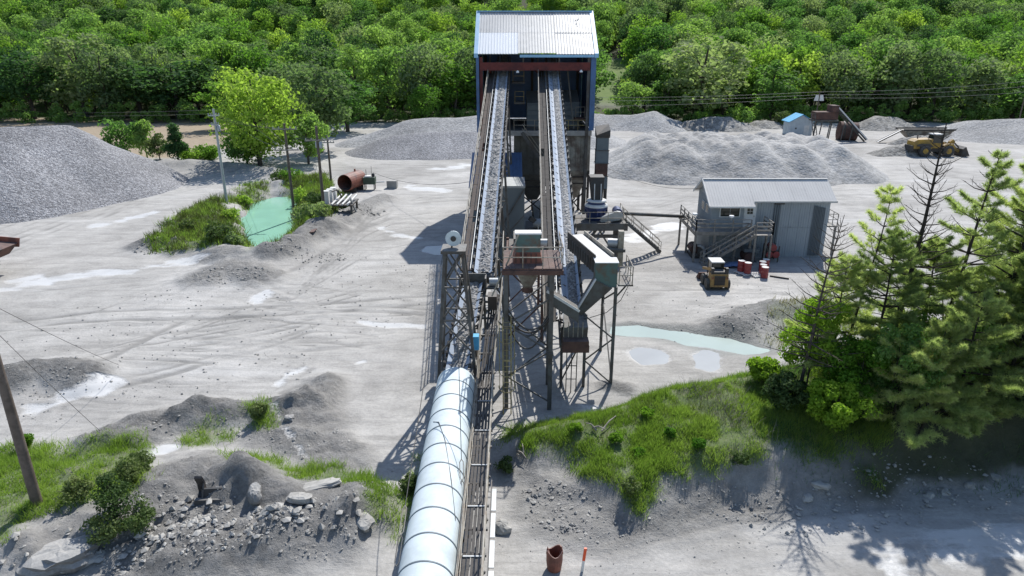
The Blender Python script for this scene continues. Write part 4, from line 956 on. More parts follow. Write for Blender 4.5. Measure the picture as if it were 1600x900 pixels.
MB().hexa([(6.75, 56.8, CZ+1.7), (7.65, 56.8, CZ+1.7), (7.65, 57.6, CZ+1.7), (6.75, 57.6, CZ+1.7)], [(6.6, 57.2, CZ+3.6), (7.8, 57.2, CZ+3.6), (7.8, 58.6, CZ+3.6), (6.6, 58.6, CZ+3.6)]).build('feed_chute', steel_d, S)
for x in (6.95, 7.5): MB().bar((x, 56.7, CZ+1.8), (x, 56.9, CZ+3.1), .08).build('lift_arm', dustw, S)
S = thing('drive_motor', 'grey rounded drive guard with a blue motor beside the cone crusher', 'motor', (8.6, 56.4, CZ))
V = [(7.4, CZ+.15), (7.5, CZ+.05), (9.0, CZ+.25), (9.25, CZ+.45), (9.3, CZ+.7), (9.1, CZ+.95), (8.8, CZ+1.0), (7.5, CZ+.5)]
MB().prism(V, 55.75, 56.15).build('belt_guard', galv, S); B(8.6, 9.3, 56.3, 57.2, CZ+.02, CZ+.35).build('motor_base', steel, S); MB().tube((8.95, 56.2, CZ+.75), (8.95, 57.3, CZ+.75), .38, 14).build('motor_body', crblue, S)
# pipe gallery to the control building
mb = MB(); mb.tube((9.6, 57.8, CZ+.35), (16.3, 61.2, 2.9), .16, 8); tag(mb.build('pipe_gallery', steel), 'grey pipe running from the crusher platform to the control building deck', 'pipe')

# reclaim feeder in the shade under the bins
S = thing('reclaim_feeder', 'dark feeder machinery in the shade below the hopper bins', 'feeder', (2.6, 62, 0))
B(1.3, 4.3, 60.5, 63.5, .9, 1.9).build('feeder_body', steel_d, S); MB().bar((1.6, 59.5, 3.2), (4.4, 61.5, .8), .3, .4).build('chute', steel, S); MB().tube((1.9, 60.0, 2.6), (2.9, 60.0, 2.6), .42, 14).build('motor', galv, S); B(1.5, 3.4, 59.7, 60.6, 1.95, 2.15).build('motor_plate', steel, S)
for x in (1.4, 4.2):
    for y in (60.6, 63.4): B(x-.1, x+.1, y-.1, y+.1, -.1, .9).build('leg', steel_d, S)
MB().bar((2.7, 64, 1.2), (2.7, 76, 1.2), .9, .12).build('reclaim_belt', beltd, S)
for y in (66, 69.5, 73): B(2.2, 3.2, y-.08, y+.08, -.1, 1.1).build('belt_stand', steel_d, S)

S = thing('hose_bundle', 'looping black hoses slung between the columns below the railed platform', 'hoses', (.8, 31.9, 4))
for q, (za, zb, sg) in enumerate(((5.6, 5.2, 1.0), (5.3, 5.5, 1.4), (5.0, 4.9, .8), (4.7, 5.1, 1.7))):
    mb = MB(); mb.path([(-.25+2.2*i/10, 31.75+.1*q, za+(zb-za)*i/10-sg*4*(i/10)*(1-i/10)) for i in range(11)], .045, 6); mb.build('hose', steel_d, S)
S = thing('machinery_stand', 'rusty braced stand with motor and gear case between the conveyor trestles', 'stand', (.8, 44, 0))
for x in (-.3, 1.9):
    for y in (40.0, 46.0): B(x-.09, x+.09, y-.09, y+.09, -.2, 5.2).build('post', rust, S)
for y in (40.0, 46.0):
    mb = MB(); mb.bar((-.3, y, 5.0), (1.9, y, 5.0), .16); mb.bar((-.3, y, .3), (1.9, y, 2.6), .08); mb.bar((1.9, y, 2.6), (-.3, y, 4.9), .08); mb.build('brace', rust, S)
for x in (-.3, 1.9): MB().bar((x, 40, 5.0), (x, 46, 5.0), .14).build('beam', rust, S)
B(-.2, 1.8, 40.3, 45.7, 5.08, 5.2).build('deck', steel_d, S); rails([(-.2, 40.2, 5.2), (1.8, 40.2, 5.2), (1.8, 45.8, 5.2)], 1.0, .03, 1.0, railp, 'handrail', S)
B(.1, 1.3, 42.5, 44.5, 5.2, 6.1).build('gear_case', steel, S); MB().tube((-.1, 41.5, 5.6), (.9, 41.5, 5.6), .3, 12).build('motor', rust_red, S)
# ------------------------------------------------------------------ control building
HX0, HX1, HY0, HY1, HE, HR = 17.3, 27.6, 58.0, 62.4, 5.2, 6.55
S = thing('control_building', 'two-storey grey metal-sided control building with pale roof', 'building', (22, 60, 0))
mid = 2.75
k = 12; w = (HX1-HX0-.02)/k
for i in range(k):
    a = HX0+.01+w*i
    for z0, z1 in ((0.0, mid-.01), (mid+.01, HE)):
        if i in (0, 1, 2, 3) and z0 > 1: continue
        vsheet((a+w-.012, HY0), (a, HY0), z0-(.3 if z0 == 0 else 0), z1, .22, .025).build('siding_sheet', housem, S)
B(HX0+.0, HX0+4*w, HY0-.03, HY0+.1, mid+.01, HE-.02).build('front_wall', housem, S)
B(HX0+.06, HX1-.06, HY0+.12, HY1, -.3, HE).build('wall_core', housem, S)
for j in range(5):
    y0 = HY0+.13+.87*j; 
    for z0, z1 in ((-.3, mid-.01), (mid+.01, HE)):
        vsheet((HX0+.05, y0), (HX0+.05, y0+.85), z0, z1, .22, .025).build('siding_sheet', housem, S); vsheet((HX1-.05, y0+.85), (HX1-.05, y0), z0, z1, .22, .025).build('siding_sheet', housem, S)
ym = (HY0+HY1)/2
for x0, x1 in ((HX0+.03, HX0+.08), (HX1-.08, HX1-.03)): MB().prismx([(HY0+.12, HE), (HY1, HE), (ym, HR-.1)], x0, x1).build('gable', housem, S)
roof = B(HX0-.35, HX1+.35, ym-.12, ym+.12, HR+.02, HR+.08).build('roof', houser, S)
sl_ = (HR-HE)/(ym-HY0)
cuts = [HX0-.4, HX0+3.55]+[HX0+3.55+(HX1+.4-HX0-3.55)*i/6 for i in range(1, 7)]
for i, (a, b_) in enumerate(zip(cuts[:-1], cuts[1:])):
    yo = HY0-(.85 if i == 0 else .3); ribbed(a, b_-.01, yo, HE-(HY0-yo)*sl_+.06, ym, HR+.04, .25, .05, .009).build('roof_sheet', houser, roof)
    yo = HY1+.35; ribbed(a, b_-.01, yo, HE-(yo-HY1)*sl_+.06, ym, HR+.04, .25, .05, .009).build('roof_sheet', houser, roof)
B(HX0-.4, HX0+3.5, HY0-.9, HY0-.86, HE-.53, HE-.38).build('fascia', whitep, roof); B(HX0+3.55, HX1+.4, HY0-.36, HY0-.31, HE-.2, HE-.05).build('fascia', galv, roof)
MB().bar((HX0-.42, HY0-.86, HE-.45), (HX0-.42, ym, HR), .06, .18).build('barge_board', whitep, roof); MB().bar((HX0-.42, HY1+.35, HE-.2), (HX0-.42, ym, HR), .06, .18).build('barge_board', whitep, roof)
# window, door
def win(x0, x1, z0, z1, y=HY0, parts=1):
    f = B(x0-.08, x1+.08, y-.09, y-.032, z0-.08, z1+.08).build('window', whitep, S); ww = (x1-x0)/parts
    for i in range(parts): B(x0+ww*i+.015, x0+ww*(i+1)-.015, y-.10, y-.093, z0, z1).build('pane', glass, f)
win(18.1, 19.75, 3.75, 4.6, parts=2)
f = B(20.15, 21.2, HY0-.07, HY0-.031, mid+.05, 4.95).build('door', whitep, S)
for i in range(2):
    for j in range(3): B(20.42+.26*i, 20.65+.26*i, HY0-.08, HY0-.073, 3.95+.25*j, 4.17+.25*j).build('pane', glass, f)
B(21.0, 21.06, HY0-.13, HY0-.075, 3.75, 3.8).build('handle', steel_d, f)
for i in range(2):
    f = B(HX0-.02, HX0+.03, 58.9+1.3*i, 59.7+1.3*i, 3.75, 4.55).build('window', whitep, S); B(HX0-.035, HX0-.022, 58.97+1.3*i, 59.63+1.3*i, 3.82, 4.48).build('pane', glass, f)
for x, ww in ((22.75, .16), (22.95, .14), (23.12, .16)): B(x, x+ww-.03, HY0-.16, HY0-.06, -.1, HE-.1).build('conduit_stripe', greybox, S)  # slightly darker stripes of the siding, built as thin raised strips
for k_ in range(8): x = 26.2+.13*k_; B(x, x+.07, HY0-.12, HY0-.05, .2, HE-.5-.03*k_).build('conduit_stripe', greybox, S)  # second group of darker siding stripes
B(22.7, 23.5, HY0-.3, HY0-.05, HE-.35, HE-.2).build('lamp_bracket', steel_d, S)
# deck
D = thing('timber_deck', 'raised grey timber deck with railing and stairs on the control building corner', 'deck', (18.5, 57, 0))
n_ = 14
for i in range(n_): x = 15.7+(21.9-15.7)*i/n_; B(x, x+(21.9-15.7)/n_-.02, 56.5, HY0-.18, mid-.05, mid).build('deck_board', timber, D)
for i in range(8): y = HY0-.16+.56*i; B(15.7, HX0-.08, y, y+.53, mid-.05, mid).build('deck_board', timber, D)
B(15.65, 21.95, 56.42, 56.49, mid-.3, mid+.02).build('rim_joist', timber, D); B(15.6, 15.68, 56.42, 62.3, mid-.3, mid+.02).build('rim_joist', timber, D)
for x, y in ((15.75, 56.55), (17.4, 56.55), (19.2, 56.55), (20.5, 56.55), (21.85, 56.55), (15.75, 59.3), (15.75, 62.1)): B(x-.08, x+.08, y-.08, y+.08, -.3, mid-.3).build('post', timber, D)
def trail(pts, h=1.05):
    P = [Vector(p) for p in pts]
    for a, b_ in zip(P[:-1], P[1:]):
        for hh in (h, h*.68, h*.36): MB().bar(a+Vector((0,0,hh)), b_+Vector((0,0,hh)), .05, .13 if hh < h else .06).build('rail', timber, D)
        k = max(1, round((b_-a).length/1.6))
        for i in range(k+1): p = a+(b_-a)*(i/k); MB().bar(p, p+Vector((0,0,h)), .09).build('rail_post', timber, D)
trail([(20.4, 56.5, mid), (15.72, 56.5, mid), (15.72, 62.2, mid)])
trail([(21.9, 56.5, mid), (21.9, 57.7, mid)]); trail([(20.5, 55.45, mid), (21.9, 55.45, mid), (21.9, 56.4, mid)])
B(20.4, 21.95, 55.4, 56.41, mid-.06, mid).build('landing', timber, D)
for x in (20.5, 21.85): B(x-.08, x+.08, 55.4, 55.55, -.3, mid-.07).build('post', timber, D)
for y in (55.42, 56.3): MB().bar((20.4, y, mid-.12), (16.2, y, .02), .07, .26).build('stair_stringer', timber, D)
for i in range(13): t = (i+.5)/13; x = 20.4-4.2*t; B(x-.15, x+.15, 55.46, 56.26, mid-.07-(mid-.1)*t, mid-.02-(mid-.1)*t).build('tread', timber, D)
for y in (55.42, 56.3):
    for hh in (.95, .5): MB().bar((20.4, y, mid+hh-.1), (16.2, y, hh), .05, .11).build('stair_rail', timber, D)
    for t in (.02, .36, .68, .98): x = 20.4-4.2*t; zz = mid-.1-(mid-.1)*t; MB().bar((x, y, zz-.1), (x, y, zz+.95), .09).build('rail_post', timber, D)
for x, y in ((18.6, 56.4), (15.7, 57.2)):
    L = thing('flood_lamp', 'white floodlight on the deck railing beside the stairs' if x > 16 else 'white floodlight on the left side railing of the deck', 'lamp', (x, y, mid+1.0), 'floodlights on the deck railing')
    MB().tube((x, y, mid+1.0), (x, y, mid+1.25), .03).build('stem', galv, L); MB().lathe((x, y, mid+1.25), [(.1, 0), (.24, .1), (.2, .2)], 12).build('lamp_head', lampw, L)
# far side gallery
D2 = thing('side_gallery', 'small railed gallery on the right end of the control building', 'gallery', (28.2, 60, 0))
B(27.75, 28.8, 58.6, 61.5, 2.6, 2.72).build('floor', timber, D2); rails([(27.8, 58.65, 2.72), (28.75, 58.65, 2.72), (28.75, 61.4, 2.72)], 1.05, .035, .9, timber, 'handrail', D2)
for y in (58.7, 61.4): B(28.6, 28.75, y-.07, y+.07, -.2, 2.6).build('post', timber, D2)
# pumps under the deck
S = thing('pump_set', 'dark pump set with pale pipes under the left corner of the deck', 'pump', (16.4, 58.5, 0))
B(15.9, 17.1, 57.6, 59.6, -.1, .25).build('skid', steel_d, S); MB().tube((16.2, 58.0, .75), (16.2, 59.1, .75), .42, 14).build('motor', rust, S); MB().lathe((16.8, 57.9, .25), [(.4, 0), (.42, .5), (.2, .8)], 14).build('pump_body', steel_d, S)
mb = MB(); mb.path([(16.9, 57.4, 0), (16.9, 57.4, .9), (16.6, 57.5, 1.2), (16.3, 57.6, 1.2)], .14, 8); mb.build('pipe', galv, S)

# drums, pallets, tank, tarp
def drum_mesh():
    mb = MB().lathe((0,0,0), [(.285, 0), (.295, .02), (.285, .05), (.285, .28), (.30, .30), (.285, .32), (.285, .57), (.30, .59), (.285, .61), (.285, .85), (.295, .88)], 18)
    me = mb.mesh('shell'); me.materials.append(drumred); lid = MB().lathe((0,0,.865), [(.27, 0), (.27, .03), (.25, .032)], 18).mesh('lid'); lid.materials.append(dustw); return me, lid
DS, DL = drum_mesh()
def drum(x, y, z, lab, grp, rx=0, rzz=0):
    o = thing('steel_drum', lab, 'drum', (x, y, z), grp); a = link('shell', DS, o); link('lid', DL, a); o.rotation_euler = (rx, 0, rzz); return o
def pallet(x, y, lab, rot=0.0):
    o = thing('wooden_pallet', lab, 'pallet', (x, y, gz(x, y)+.01), 'pallets by the drums'); o.rotation_euler = (0, 0, rot)
    if not hasattr(pallet, 'm'):
        pallet.m = (MB().box(-.06, .06, -.6, .6, 0, .022).mesh('slat'), MB().box(-.6, .6, -.05, .05, 0, .09).mesh('bearer')); [q.materials.append(dustw) for q in pallet.m]
    for i in range(7): link('slat', pallet.m[0], o, (-.54+.18*i, 0, .093))
    for i in range(3): link('bearer', pallet.m[1], o, (0, -.54+.54*i, 0))
    return o
pallet(19.15, 53.35, 'grey pallet carrying the pair of red drums', .5); pallet(20.1, 52.9, 'bare white-slatted pallet beside the single-file red drums', .25)
DG = 'red drums in front of the control building'
zz = gz(19, 53.4)+.13
drum(18.95, 53.65, zz, 'red steel drum on the pallet, the rear one of the pair', DG); drum(19.3, 53.1, zz, 'red steel drum on the pallet, the front one of the pair', DG)
for x, y, lab in ((20.45, 52.35, 'red steel drum nearest the camera in the row of four'), (20.55, 53.05, 'second red steel drum in the row of four'), (20.75, 53.75, 'third red steel drum in the row of four'), (21.2, 54.3, 'farthest red steel drum in the row of four, nearest the grey wall')):
    drum(x, y, gz(x, y), lab, DG)
RK = thing('drum_rack', 'steel rack holding lying red drums against the grey wall', 'rack', (22.5, 57, 0))
for x in (22.0, 23.0):
    for y in (56.4, 57.3): B(x-.04, x+.04, y-.04, y+.04, -.1, 1.5).build('post', steel_d, RK)
for z in (.45, 1.05): B(21.95, 23.05, 56.4, 57.3, z-.04, z).build('shelf', steel_d, RK)
for x, z, lab in ((22.22, .75, 'lying red drum at the lower left of the rack'), (22.8, .75, 'lying red drum at the lower right of the rack'), (22.5, 1.36, 'lying red drum on top of the rack')):
    drum(x, 56.3, z, lab, 'red drums lying in the rack', -math.pi/2)
S = thing('fuel_tank', 'grey box on a rusty drum-shaped tank below the control building wall', 'tank', (20.9, 56.8, 0))
MB().tube((20.5, 56.2, .5), (20.5, 57.5, .5), .45, 16).build('tank', rust, S); B(20.0, 21.3, 56.3, 57.6, .98, 1.25).build('cover', greybox, S); B(20.1, 21.2, 56.4, 57.4, -.1, .12).build('cradle', steel_d, S)
mb = MB(); X, Y = np.meshgrid(np.linspace(-1.1, 1.1, 12), np.linspace(-.6, .6, 8)); Z = .38+fbm(X+3, Y, .6, 4, 3)*.16-.22*(np.abs(X)/1.1)**3-.2*(np.abs(Y)/.6)**3
q = (np.arange(7)[:, None]*12+np.arange(11)[None]).ravel()
tag(link('tarpaulin', np_mesh('tarpaulin', np.stack([X, Y, Z], -1).reshape(-1, 3), np.stack([q, q+1, q+13, q+12], -1), tarp, smooth=True), loc=(18.7, 55.2, gz(18.7, 55.2)-.05)), 'crumpled blue tarpaulin on the ground in front of the deck stairs', 'tarpaulin')
tag(MB().bar((21.0, 52.6, gz(21, 52.6)+.06), (22.3, 51.9, gz(22.3, 51.9)+.06), .1).build('timber_beam', steel_d), 'dark beam lying on the ground right of the red drums', 'beam')

# skid steer, seen from behind
def wheel(S, x, y, z, r, w, axis='x', rimm=None, name='wheel'):
    d = Vector((w/2, 0, 0)) if axis == 'x' else Vector((0, w/2, 0)); c = Vector((x, y, z)); mb = MB()
    mb.tube(c-d*.85, c+d*.85, r, 20); mb.tube(c-d, c-d*.84, r*.86, 20, r); mb.tube(c+d*.84, c+d, r, 20, r*.86)
    o = mb.build(name, rubber, S); n_ = 18; mb = MB(); a = Vector((0, 0, 1)); e = d.normalized()
    for i in range(n_):
        t = 2*math.pi*i/n_; u = Vector((0, math.cos(t), math.sin(t))) if axis == 'x' else Vector((math.cos(t), 0, math.sin(t))); mb.bar(c+u*r*1.02-d*.8, c+u*r*1.02+d*.8, .05*r*2, .04*r*2, u)
    mb.build('tread', rubber, o); mb = MB(); mb.tube(c-d*1.04, c+d*1.04, r*.5, 16); mb.build('rim', rimm or steel, o); MB().tube(c-d*1.1, c+d*1.1, r*.18, 10).build('hub', rimm or steel, o); return o
x, y = 15.9, 50.4; z = gz(x, y)
S = thing('skid_steer', 'tan skid-steer loader parked with its rear towards the camera', 'loader', (x, y, z))
B(x-.62, x+.62, y-.9, y+1.0, z+.28, z+.75).build('chassis', steel_d, S)
MB().hexa([(x-.68, y-1.15, z+.3), (x+.68, y-1.15, z+.3), (x+.68, y-.3, z+.3), (x-.68, y-.3, z+.3)], [(x-.66, y-1.05, z+1.3), (x+.66, y-1.05, z+1.3), (x+.66, y-.3, z+1.35), (x-.66, y-.3, z+1.35)]).build('rear_body', skidc, S)
g_ = B(x-.40, x+.40, y-1.18, y-1.05, z+.45, z+1.15).build('grille', steel_d, S)
for i in range(5): B(x-.37, x+.37, y-1.2, y-1.18, z+.5+.13*i, z+.56+.13*i).build('louvre', blk, g_)
MB().hexa([(x-.5, y-1.0, z+1.36), (x+.5, y-1.0, z+1.36), (x+.5, y-.35, z+1.4), (x-.5, y-.35, z+1.4)], [(x-.45, y-.95, z+1.46), (x+.45, y-.95, z+1.46), (x+.45, y-.35, z+1.5), (x-.45, y-.35, z+1.5)]).build('engine_lid', steel_d, S)
for s in (-1, 1):
    B(x+s*.55-.1, x+s*.55+.1, y-1.0, y-.7, z+1.3, z+1.75).build('arm_tower', steel_d, S); MB().bar((x+s*.6, y-.85, z+1.65), (x+s*.6, y+1.5, z+1.0), .14, .2).build('lift_arm', skidc, S)
    B(x+s*.55-.06, x+s*.55+.06, y-1.17, y-1.15, z+.95, z+1.1).build('tail_lamp', rust_red, S)
    for yy in (y-.6, y+.55): wheel(S, x+s*.78, yy, z+.40, .40, .28)
c_ = MB(); 
for s in (-1, 1):
    for yy in (y-.3, y+.75): c_.bar((x+s*.44, yy, z+.8), (x+s*.44, yy, z+1.98), .07)
c_.build('cab_frame', blk, S); B(x-.5, x+.5, y-.35, y+.85, z+1.98, z+2.06).build('cab_roof', dustw, S); B(x-.4, x+.4, y-.32, y-.30, z+1.45, z+1.95).build('rear_window', glass, S); B(x-.3, x+.3, y+.0, y+.5, z+.8, z+1.4).build('seat', blk, S)
for s in (-1, 1): B(x+s*.44-.01, x+s*.44+.01, y-.25, y+.7, z+1.0, z+1.95).build('side_mesh', glass, S)
MB().hexa([(x-.9, y+1.5, z+.05), (x+.9, y+1.5, z+.05), (x+.9, y+2.2, z+.02), (x-.9, y+2.2, z+.02)], [(x-.9, y+1.45, z+.6), (x+.9, y+1.45, z+.6), (x+.9, y+1.6, z+.6), (x-.9, y+1.6, z+.6)]).build('bucket', rust, S)

# wheel loader
x, y = 70.6, 114.6; z = gz(x, y)
S = thing('wheel_loader', 'yellow wheel loader with dark bucket lowered, beyond the pale stone pile', 'loader', (x, y, z))
def PX(poly, y0, y1): return MB().prism([(x+a, z+c) for a, c in poly], y+y0, y+y1)
PX([(-5.0, 1.3), (-4.9, 2.6), (-4.3, 2.95), (-1.6, 3.05), (-1.5, 1.3)], -1.1, 1.1).build('engine_hood', catyel, S)
PX([(-5.3, .9), (-5.2, 1.9), (-4.9, 1.9), (-4.8, .9)], -1.2, 1.2).build('rear_counterweight', steel_d, S)
PX([(-4.8, .8), (-4.8, 1.35), (1.9, 1.35), (2.2, .9), (1.6, .7)], -.7, .7).build('frame', steel_d, S)
for s in (-1, 1):
    PX([(-4.3, 1.9), (-3.9, 2.2), (-2.1, 2.2), (-1.6, 1.8), (-1.6, 1.7), (-4.3, 1.8)], s*1.3-.3, s*1.3+.3).build('rear_fender', steel_d, S)
    PX([(.3, 2.0), (.7, 2.25), (1.9, 2.25), (2.4, 1.7), (2.3, 1.6), (.3, 1.9)], s*1.3-.3, s*1.3+.3).build('front_fender', catyel, S)
    wheel(S, x-2.9, y+s*1.35, z+.98, .98, .75, 'y', catyel); wheel(S, x+1.3, y+s*1.35, z+.98, .98, .75, 'y', catyel)
    MB().bar((x+.9, y+s*.55, z+2.3), (x+3.9, y+s*.55, z+.75), .22, .45).build('lift_arm', catyel, S)
cab = PX([(-1.45, 1.4), (-1.45, 2.3), (.25, 2.3), (.4, 1.4)], -.8, .8).build('cab', catyel, S)
PX([(-1.4, 2.31), (-1.25, 3.75), (.05, 3.75), (.25, 2.31)], -.76, .76).build('cab_glass', glass, cab); PX([(-1.5, 3.76), (-1.45, 3.92), (.2, 3.92), (.25, 3.76)], -.86, .86).build('cab_roof', whitep, cab)
for a, c in ((-1.42, -1.3), (.22, .05)):
    for s in (-1, 1): MB().bar((x+a, y+s*.78, z+2.3), (x+c, y+s*.78, z+3.76), .09).build('cab_pillar', steel_d, cab)
PX([(1.6, 1.3), (2.0, 2.5), (2.5, 2.9), (2.9, 2.6), (2.6, 1.5)], -.3, .3).build('bell_crank', catyel, S); MB().bar((x+2.6, y, z+2.6), (x+4.0, y, z+1.4), .18).build('tilt_link', steel_d, S)
bk = MB(); bk.prism([(x+3.7, z+.15), (x+3.75, z+1.35), (x+4.3, z+1.75), (x+4.35, z+1.65), (x+3.95, z+1.25), (x+4.0, z+.4), (x+5.2, z+.22), (x+5.2, z+.12)], y-1.6, y+1.6); bk.build('bucket', steel_d, S)
for s in (-1, 1): MB().prism([(x+3.8, z+.2), (x+3.85, z+1.3), (x+4.3, z+1.7), (x+5.15, z+.2)], y+s*1.6-.03, y+s*1.6+.03).build('bucket_side', steel_d, S)
MB().tube((x-3.6, y+.4, z+2.95), (x-3.6, y+.4, z+3.6), .1).build('exhaust', steel_d, S)

S.scale = (.92, .92, .92)

# small blue-roofed shed, sign pole
x, y = 58, 139.7
S = thing('small_shed', 'small pale shed with a bright blue roof at the yard edge', 'shed', (x, y, 0))
B(x-2.3, x+2.3, y, y+3.4, -.3, 2.75).build('wall', metal('shed_wall', (.50, .55, .58), (.42, .47, .5), dust=.1), S)
MB().prism([(x-2.3, 2.75), (x+2.3, 2.75), (x, 4.05)], y+.02, y+3.38).build('gable', MATS['shed_wall'], S)
for s in (-1, 1): MB().hexa([(x, y-.3, 4.1), (x+s*2.7, y-.3, 2.62), (x+s*2.7, y+3.7, 2.62), (x, y+3.7, 4.1)], [(x, y-.3, 4.2), (x+s*2.7, y-.3, 2.72), (x+s*2.7, y+3.7, 2.72), (x, y+3.7, 4.2)]).build('roof_sheet', skyblue, S)
B(x+.6, x+1.6, y-.06, y-.01, -.1, 2.0).build('door', whitep, S); B(x-1.2, x-.9, y-.06, y-.01, 1.3, 1.6).build('vent', steel_d, S)
S = thing('service_pole', 'tall slim pole with twin white panels beside the blue-roofed shed', 'pole', (60.2, 138.6, 0))
MB().tube((60.2, 138.6, -.2), (60.2, 138.6, 8.8), .13, 8, .09).build('pole', polewood, S)
for s in (-1, 1): MB().hexa([(60.2+s*.12, 138.4, 6.9), (60.2+s*1.0, 138.4, 6.9), (60.2+s*1.0, 138.45, 6.9), (60.2+s*.12, 138.45, 6.9)], [(60.2+s*.12, 138.4, 8.0), (60.2+s*.7, 138.4, 8.0), (60.2+s*.7, 138.45, 8.0), (60.2+s*.12, 138.45, 8.0)]).build('panel', whitep, S)
MB().bar((59.3, 138.6, 8.5), (61.1, 138.6, 8.5), .1).build('crossarm', polewood, S)
# portable screening plant
x, y = 64, 132
S = thing('screening_plant', 'old portable screening plant with a steep black conveyor and round drum', 'plant', (x, y, 0))
MB().bar((61.2, 133, 6.4), (66.8, 130.6, .4), .9, .25).build('conveyor_belt', beltd, S); MB().bar((61.2, 132.5, 6.55), (66.8, 130.1, .55), .06, .2).build('belt_edge', dustw, S); MB().bar((61.2, 133.5, 6.0), (66.8, 131.1, .0), .1, .3).build('conveyor_frame', steel, S)
B(57.6, 61.8, 132.6, 135, 3.9, 5.3).build('screen_deck', rust, S); B(57.4, 61.9, 132.4, 135.2, 3.55, 3.85).build('deck_frame', steel, S); B(60.4, 61.7, 132.3, 134.8, 5.3, 6.5).build('feed_box', rust, S)
for q in ((58.6, 132.6), (60.2, 132.6), (58.6, 135), (61.6, 135), (62.6, 131.9), (64.0, 131.4)): MB().bar((q[0], q[1], -.2), (q[0]+.3, q[1], 3.6 if q[0] < 62 else 3.0), .16).build('leg', steel, S)
MB().tube((63.0, 134.2, 1.7), (66.2, 133.6, 1.5), 1.75, 20).build('drum', rust, S)
for t in (.2, .6): MB().tube((63+3.2*t, 134.2-.6*t, 1.7), (63.25+3.2*t, 134.15-.6*t, 1.7), 1.82, 20).build('drum_band', steel_d, S)
for dx in (0, .7): MB().bar((56.4+dx, 132.2, 5.2), (57.4+dx, 131.6, .0), .12).build('ladder_rail', steel, S)
for i in range(9): t = i/9; MB().bar((56.4+t, 132.2-.6*t, 5-5*t), (57.1+t, 132.2-.6*t, 5-5*t), .06).build('rung', steel, S)
# long feed hopper
x0, x1, y = 73.0, 82.5, 130
S = thing('feed_hopper', 'long low feed hopper with a dark top edge behind the wheel loader', 'hopper', (77, y, 0))
MB().hexa([(x0+1.6, y, .8), (x1-1.4, y, .8), (x1-1.4, y+1.6, .8), (x0+1.6, y+1.6, .8)], [(x0, y-.6, 2.3), (x1, y-.6, 2.3), (x1, y+2.2, 2.3), (x0, y+2.2, 2.3)]).build('hopper_body', binm, S)
B(x0-.1, x1+.1, y-.75, y-.55, 2.25, 2.55).build('top_edge', blk, S); B(x0-.1, x1+.1, y+2.15, y+2.35, 2.25, 2.55).build('top_edge', blk, S)
for xx in (x0+2, (x0+x1)/2, x1-2): B(xx-.12, xx+.12, y+.2, y+.45, -.2, .8).build('leg', steel_d, S)
for dy in (.2, 1.0): MB().bar((x0+.2, y+dy, 2.3), (68.3, y-1.5+dy, .3), .14, .2).build('conveyor_rail', blk, S)
MB().bar((x0+.2, y+.6, 2.25), (68.3, y-.9, .25), .7, .06).build('conveyor_belt', dustw, S)

# haul truck at the left edge
x, y = -39.0, 51.8; z = 0
S = thing('haul_truck', 'rusty haul truck whose dump body reaches in at the left edge', 'truck', (-43, 53, 0))
MB().hexa([(-39.7, 51.0, 1.5), (-39.7, 54.2, 1.5), (-46.5, 54.2, 1.3), (-46.5, 51.0, 1.3)], [(-39.0, 50.7, 2.35), (-39.0, 54.5, 2.35), (-46.8, 54.5, 3.1), (-46.8, 50.7, 3.1)]).build('body_floor', rust, S)
for yy in (50.62, 54.5): MB().hexa([(-39.0, yy, 2.0), (-39.0, yy+.1, 2.0), (-46.8, yy+.1, 2.0), (-46.8, yy, 2.0)], [(-38.8, yy, 2.75), (-38.8, yy+.1, 2.75), (-46.8, yy+.1, 3.5), (-46.8, yy, 3.5)]).build('body_side', rust_red, S)
for i in range(5): xx = -40.2-1.4*i; B(xx-.1, xx+.1, 50.5, 50.61, 1.6, 2.7+.1*i).build('body_rib', rust, S)
B(-48.5, -40.5, 52.0, 53.2, .9, 1.3).build('chassis', steel_d, S)
for xx in (-41.6, -43.4, -47.6):
    for yy in (51.1, 54.1): wheel(S, xx, yy, .8, .8, .6, 'y', steel)
B(-49.6, -47.2, 51.1, 54.1, 1.2, 3.2).build('cab', catyel, S); B(-49.63, -49.58, 51.3, 53.9, 2.1, 3.0).build('windscreen', glass, S); B(-48.9, -47.5, 51.07, 51.11, 2.2, 3.0).build('side_window', glass, S)

S.location.x -= 2.0
# ------------------------------------------------------------------ poles and wires
def pole(lab, x, y, h, r, m, arms, cans=0, z0=None):
    z0 = gz(x, y) if z0 is None else z0
    S = thing('utility_pole', lab, 'pole', (x, y, z0), 'utility poles'); MB().tube((x, y, z0-.3), (x, y, h), r, 12, r*.7).build('pole', m, S)
    for hz, L, ang in arms:
        dx, dy = math.cos(ang)*L/2, math.sin(ang)*L/2; a = MB().bar((x-dx, y-dy-.12, hz), (x+dx, y+dy-.12, hz), .1, .12).build('crossarm', timber if m is polewood else m, S)
        for t in (-.9, -.45, .45, .9): MB().lathe((x+dx*t, y+dy*t-.12, hz+.06), [(.03, 0), (.06, .08), (.05, .2)], 8).build('insulator', galv, a)
    for i in range(cans): t = i*2.1; MB().lathe((x+.3*math.cos(t), y+.3*math.sin(t), h*.78), [(.16, 0), (.18, .1), (.18, .6), (.1, .66)], 10).build('transformer', galv, S)
    return S
pole('pale galvanised pole beside the haul road, left of the pond', -33.0, 77.6, 11.0, .17, galv, [(10.3, 1.2, .2), (9.3, .8, .2)], 1)
pole('wooden utility pole with two crossarms standing in the reeds right of the pond', -24.3, 74.4, 9.8, .17, polewood, [(9.2, 2.6, .1), (7.0, 2.6, .1)], 0, -.6)
pole('wooden utility pole beside the white electrical cabinets', -19.75, 70.2, 10.0, .18, polewood, [(8.6, 2.4, .3)], 2)
pole('short wooden pole behind the rust-red tank', -24.4, 91.5, 6.2, .16, polewood, [(5.4, 1.8, 0)], 0)
